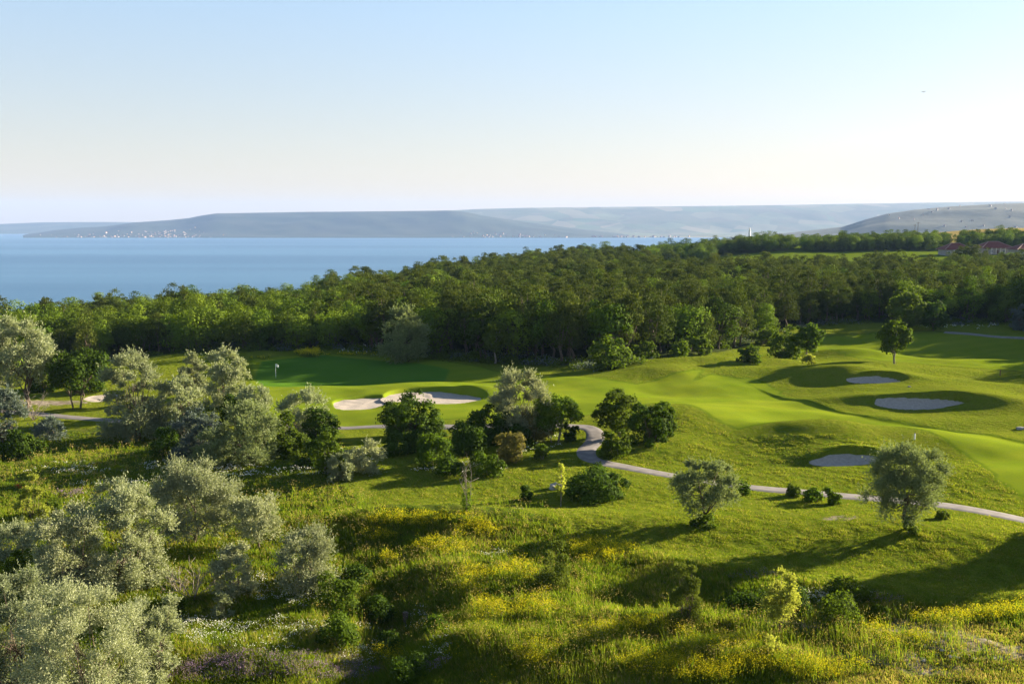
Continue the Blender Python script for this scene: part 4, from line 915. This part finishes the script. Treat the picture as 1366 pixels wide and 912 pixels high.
post(1220, 586, 577, .16, white, 'marker_post', 'short white distance post on the fairway above the oval bunker', woodm)
post(1334, 501, 493, .16, woodm, 'marker_post', 'dark marker post beside the shaded upper right fairway')
post(541, 832, 815, .34, M['bark'], 'stump_post', 'weathered squat wooden post in the shaded gully')
def rock(u, v, s_, label, name='stone', flat=.5, group=None):
    p = at(u, v); rg = np.random.default_rng(int(u+v)); import bmesh
    bm = bmesh.new(); bmesh.ops.create_icosphere(bm, subdivisions=3, radius=s_)
    ph = rg.uniform(0, 6, 6)
    for q in bm.verts:
        c = q.co; k = 1+.2*math.sin(c.x/s_*3+ph[0])*math.sin(c.y/s_*3+ph[1])+.12*math.sin(c.z/s_*6+ph[2]+c.x/s_*4); c *= k; c.z *= flat; c.x *= 1.3
    m = bpy.data.meshes.new(name); bm.to_mesh(m); bm.free(); m.materials.append(M['rock']); o = ob(name, m, None, (float(p[0]), float(p[1]), float(p[2])+s_*.1), rg.uniform(0, 3)); tag(o, label, 'stone', group)
rock(742, 651, .6, 'grey boulder at the left end of the wide low dark bush', 'boulder', .8)
rock(1362, 572, .45, 'small pale stone on the fairway at the right edge', 'stone', .6)
rock(1213, 516, .22, 'small white stone at the right tip of the farthest right bunker', 'stone', .7)
rk = np.random.default_rng(77)
for i in range(46):
    c = [(1265, 852), (1275, 868), (1300, 880), (1240, 845), (1230, 872), (1330, 885), (1235, 893), (1010, 842)][i % 8]
    rock(c[0]+rk.normal()*16, c[1]+rk.normal()*7, rk.uniform(.05, .16), 'pale limestone fragment on the bare ground in the right foreground', 'limestone_fragment', .4, 'limestone fragments on the bare patch')
# bird
def bird():
    y = 150; x = (1220-U0)/FP*y; z = CZ+(298-128)/FP*y; b = MB()
    b.tube([(-.16, 0, 0), (-.08, 0, .01), (.05, 0, .02), (.14, 0, .03), (.19, 0, .02)], [.01, .045, .05, .03, .006], 8)
    for s_ in (-1, 1): b.poly([(-.05, 0, .04), (.08, 0, .05), (.05, s_*.22, .12), (-.06, s_*.42, .07), (-.07, s_*.2, .1)])
    b.poly([(-.15, 0, .005), (-.28, .05, .0), (-.28, -.05, .0)])
    o = ob('bird', b.me('bird', simple('bird_feather', (.05, .05, .055), .8)), None, (x, y, z), .6); tag(o, 'tiny dark bird flying in the clear sky on the right', 'bird')
bird()
# ---------------------------------------------------------------- haze
def haze():
    b = MB(); b.box((0, 9500, 180), (50000, 27000, 620)); m, t, out = mat('haze_air')
    pv = nd(t, 'ShaderNodeVolumePrincipled'); pv.inputs['Color'].default_value = (.35, .54, .95, 1); pv.inputs['Density'].default_value = 3.9e-5; pv.inputs['Anisotropy'].default_value = 0
    t.links.new(pv.outputs[0], out.inputs['Volume']); o = ob('haze', b.me('haze', m)); tag(o, 'thin blue haze over the bay and far hills', 'haze', None, 'stuff')
haze()
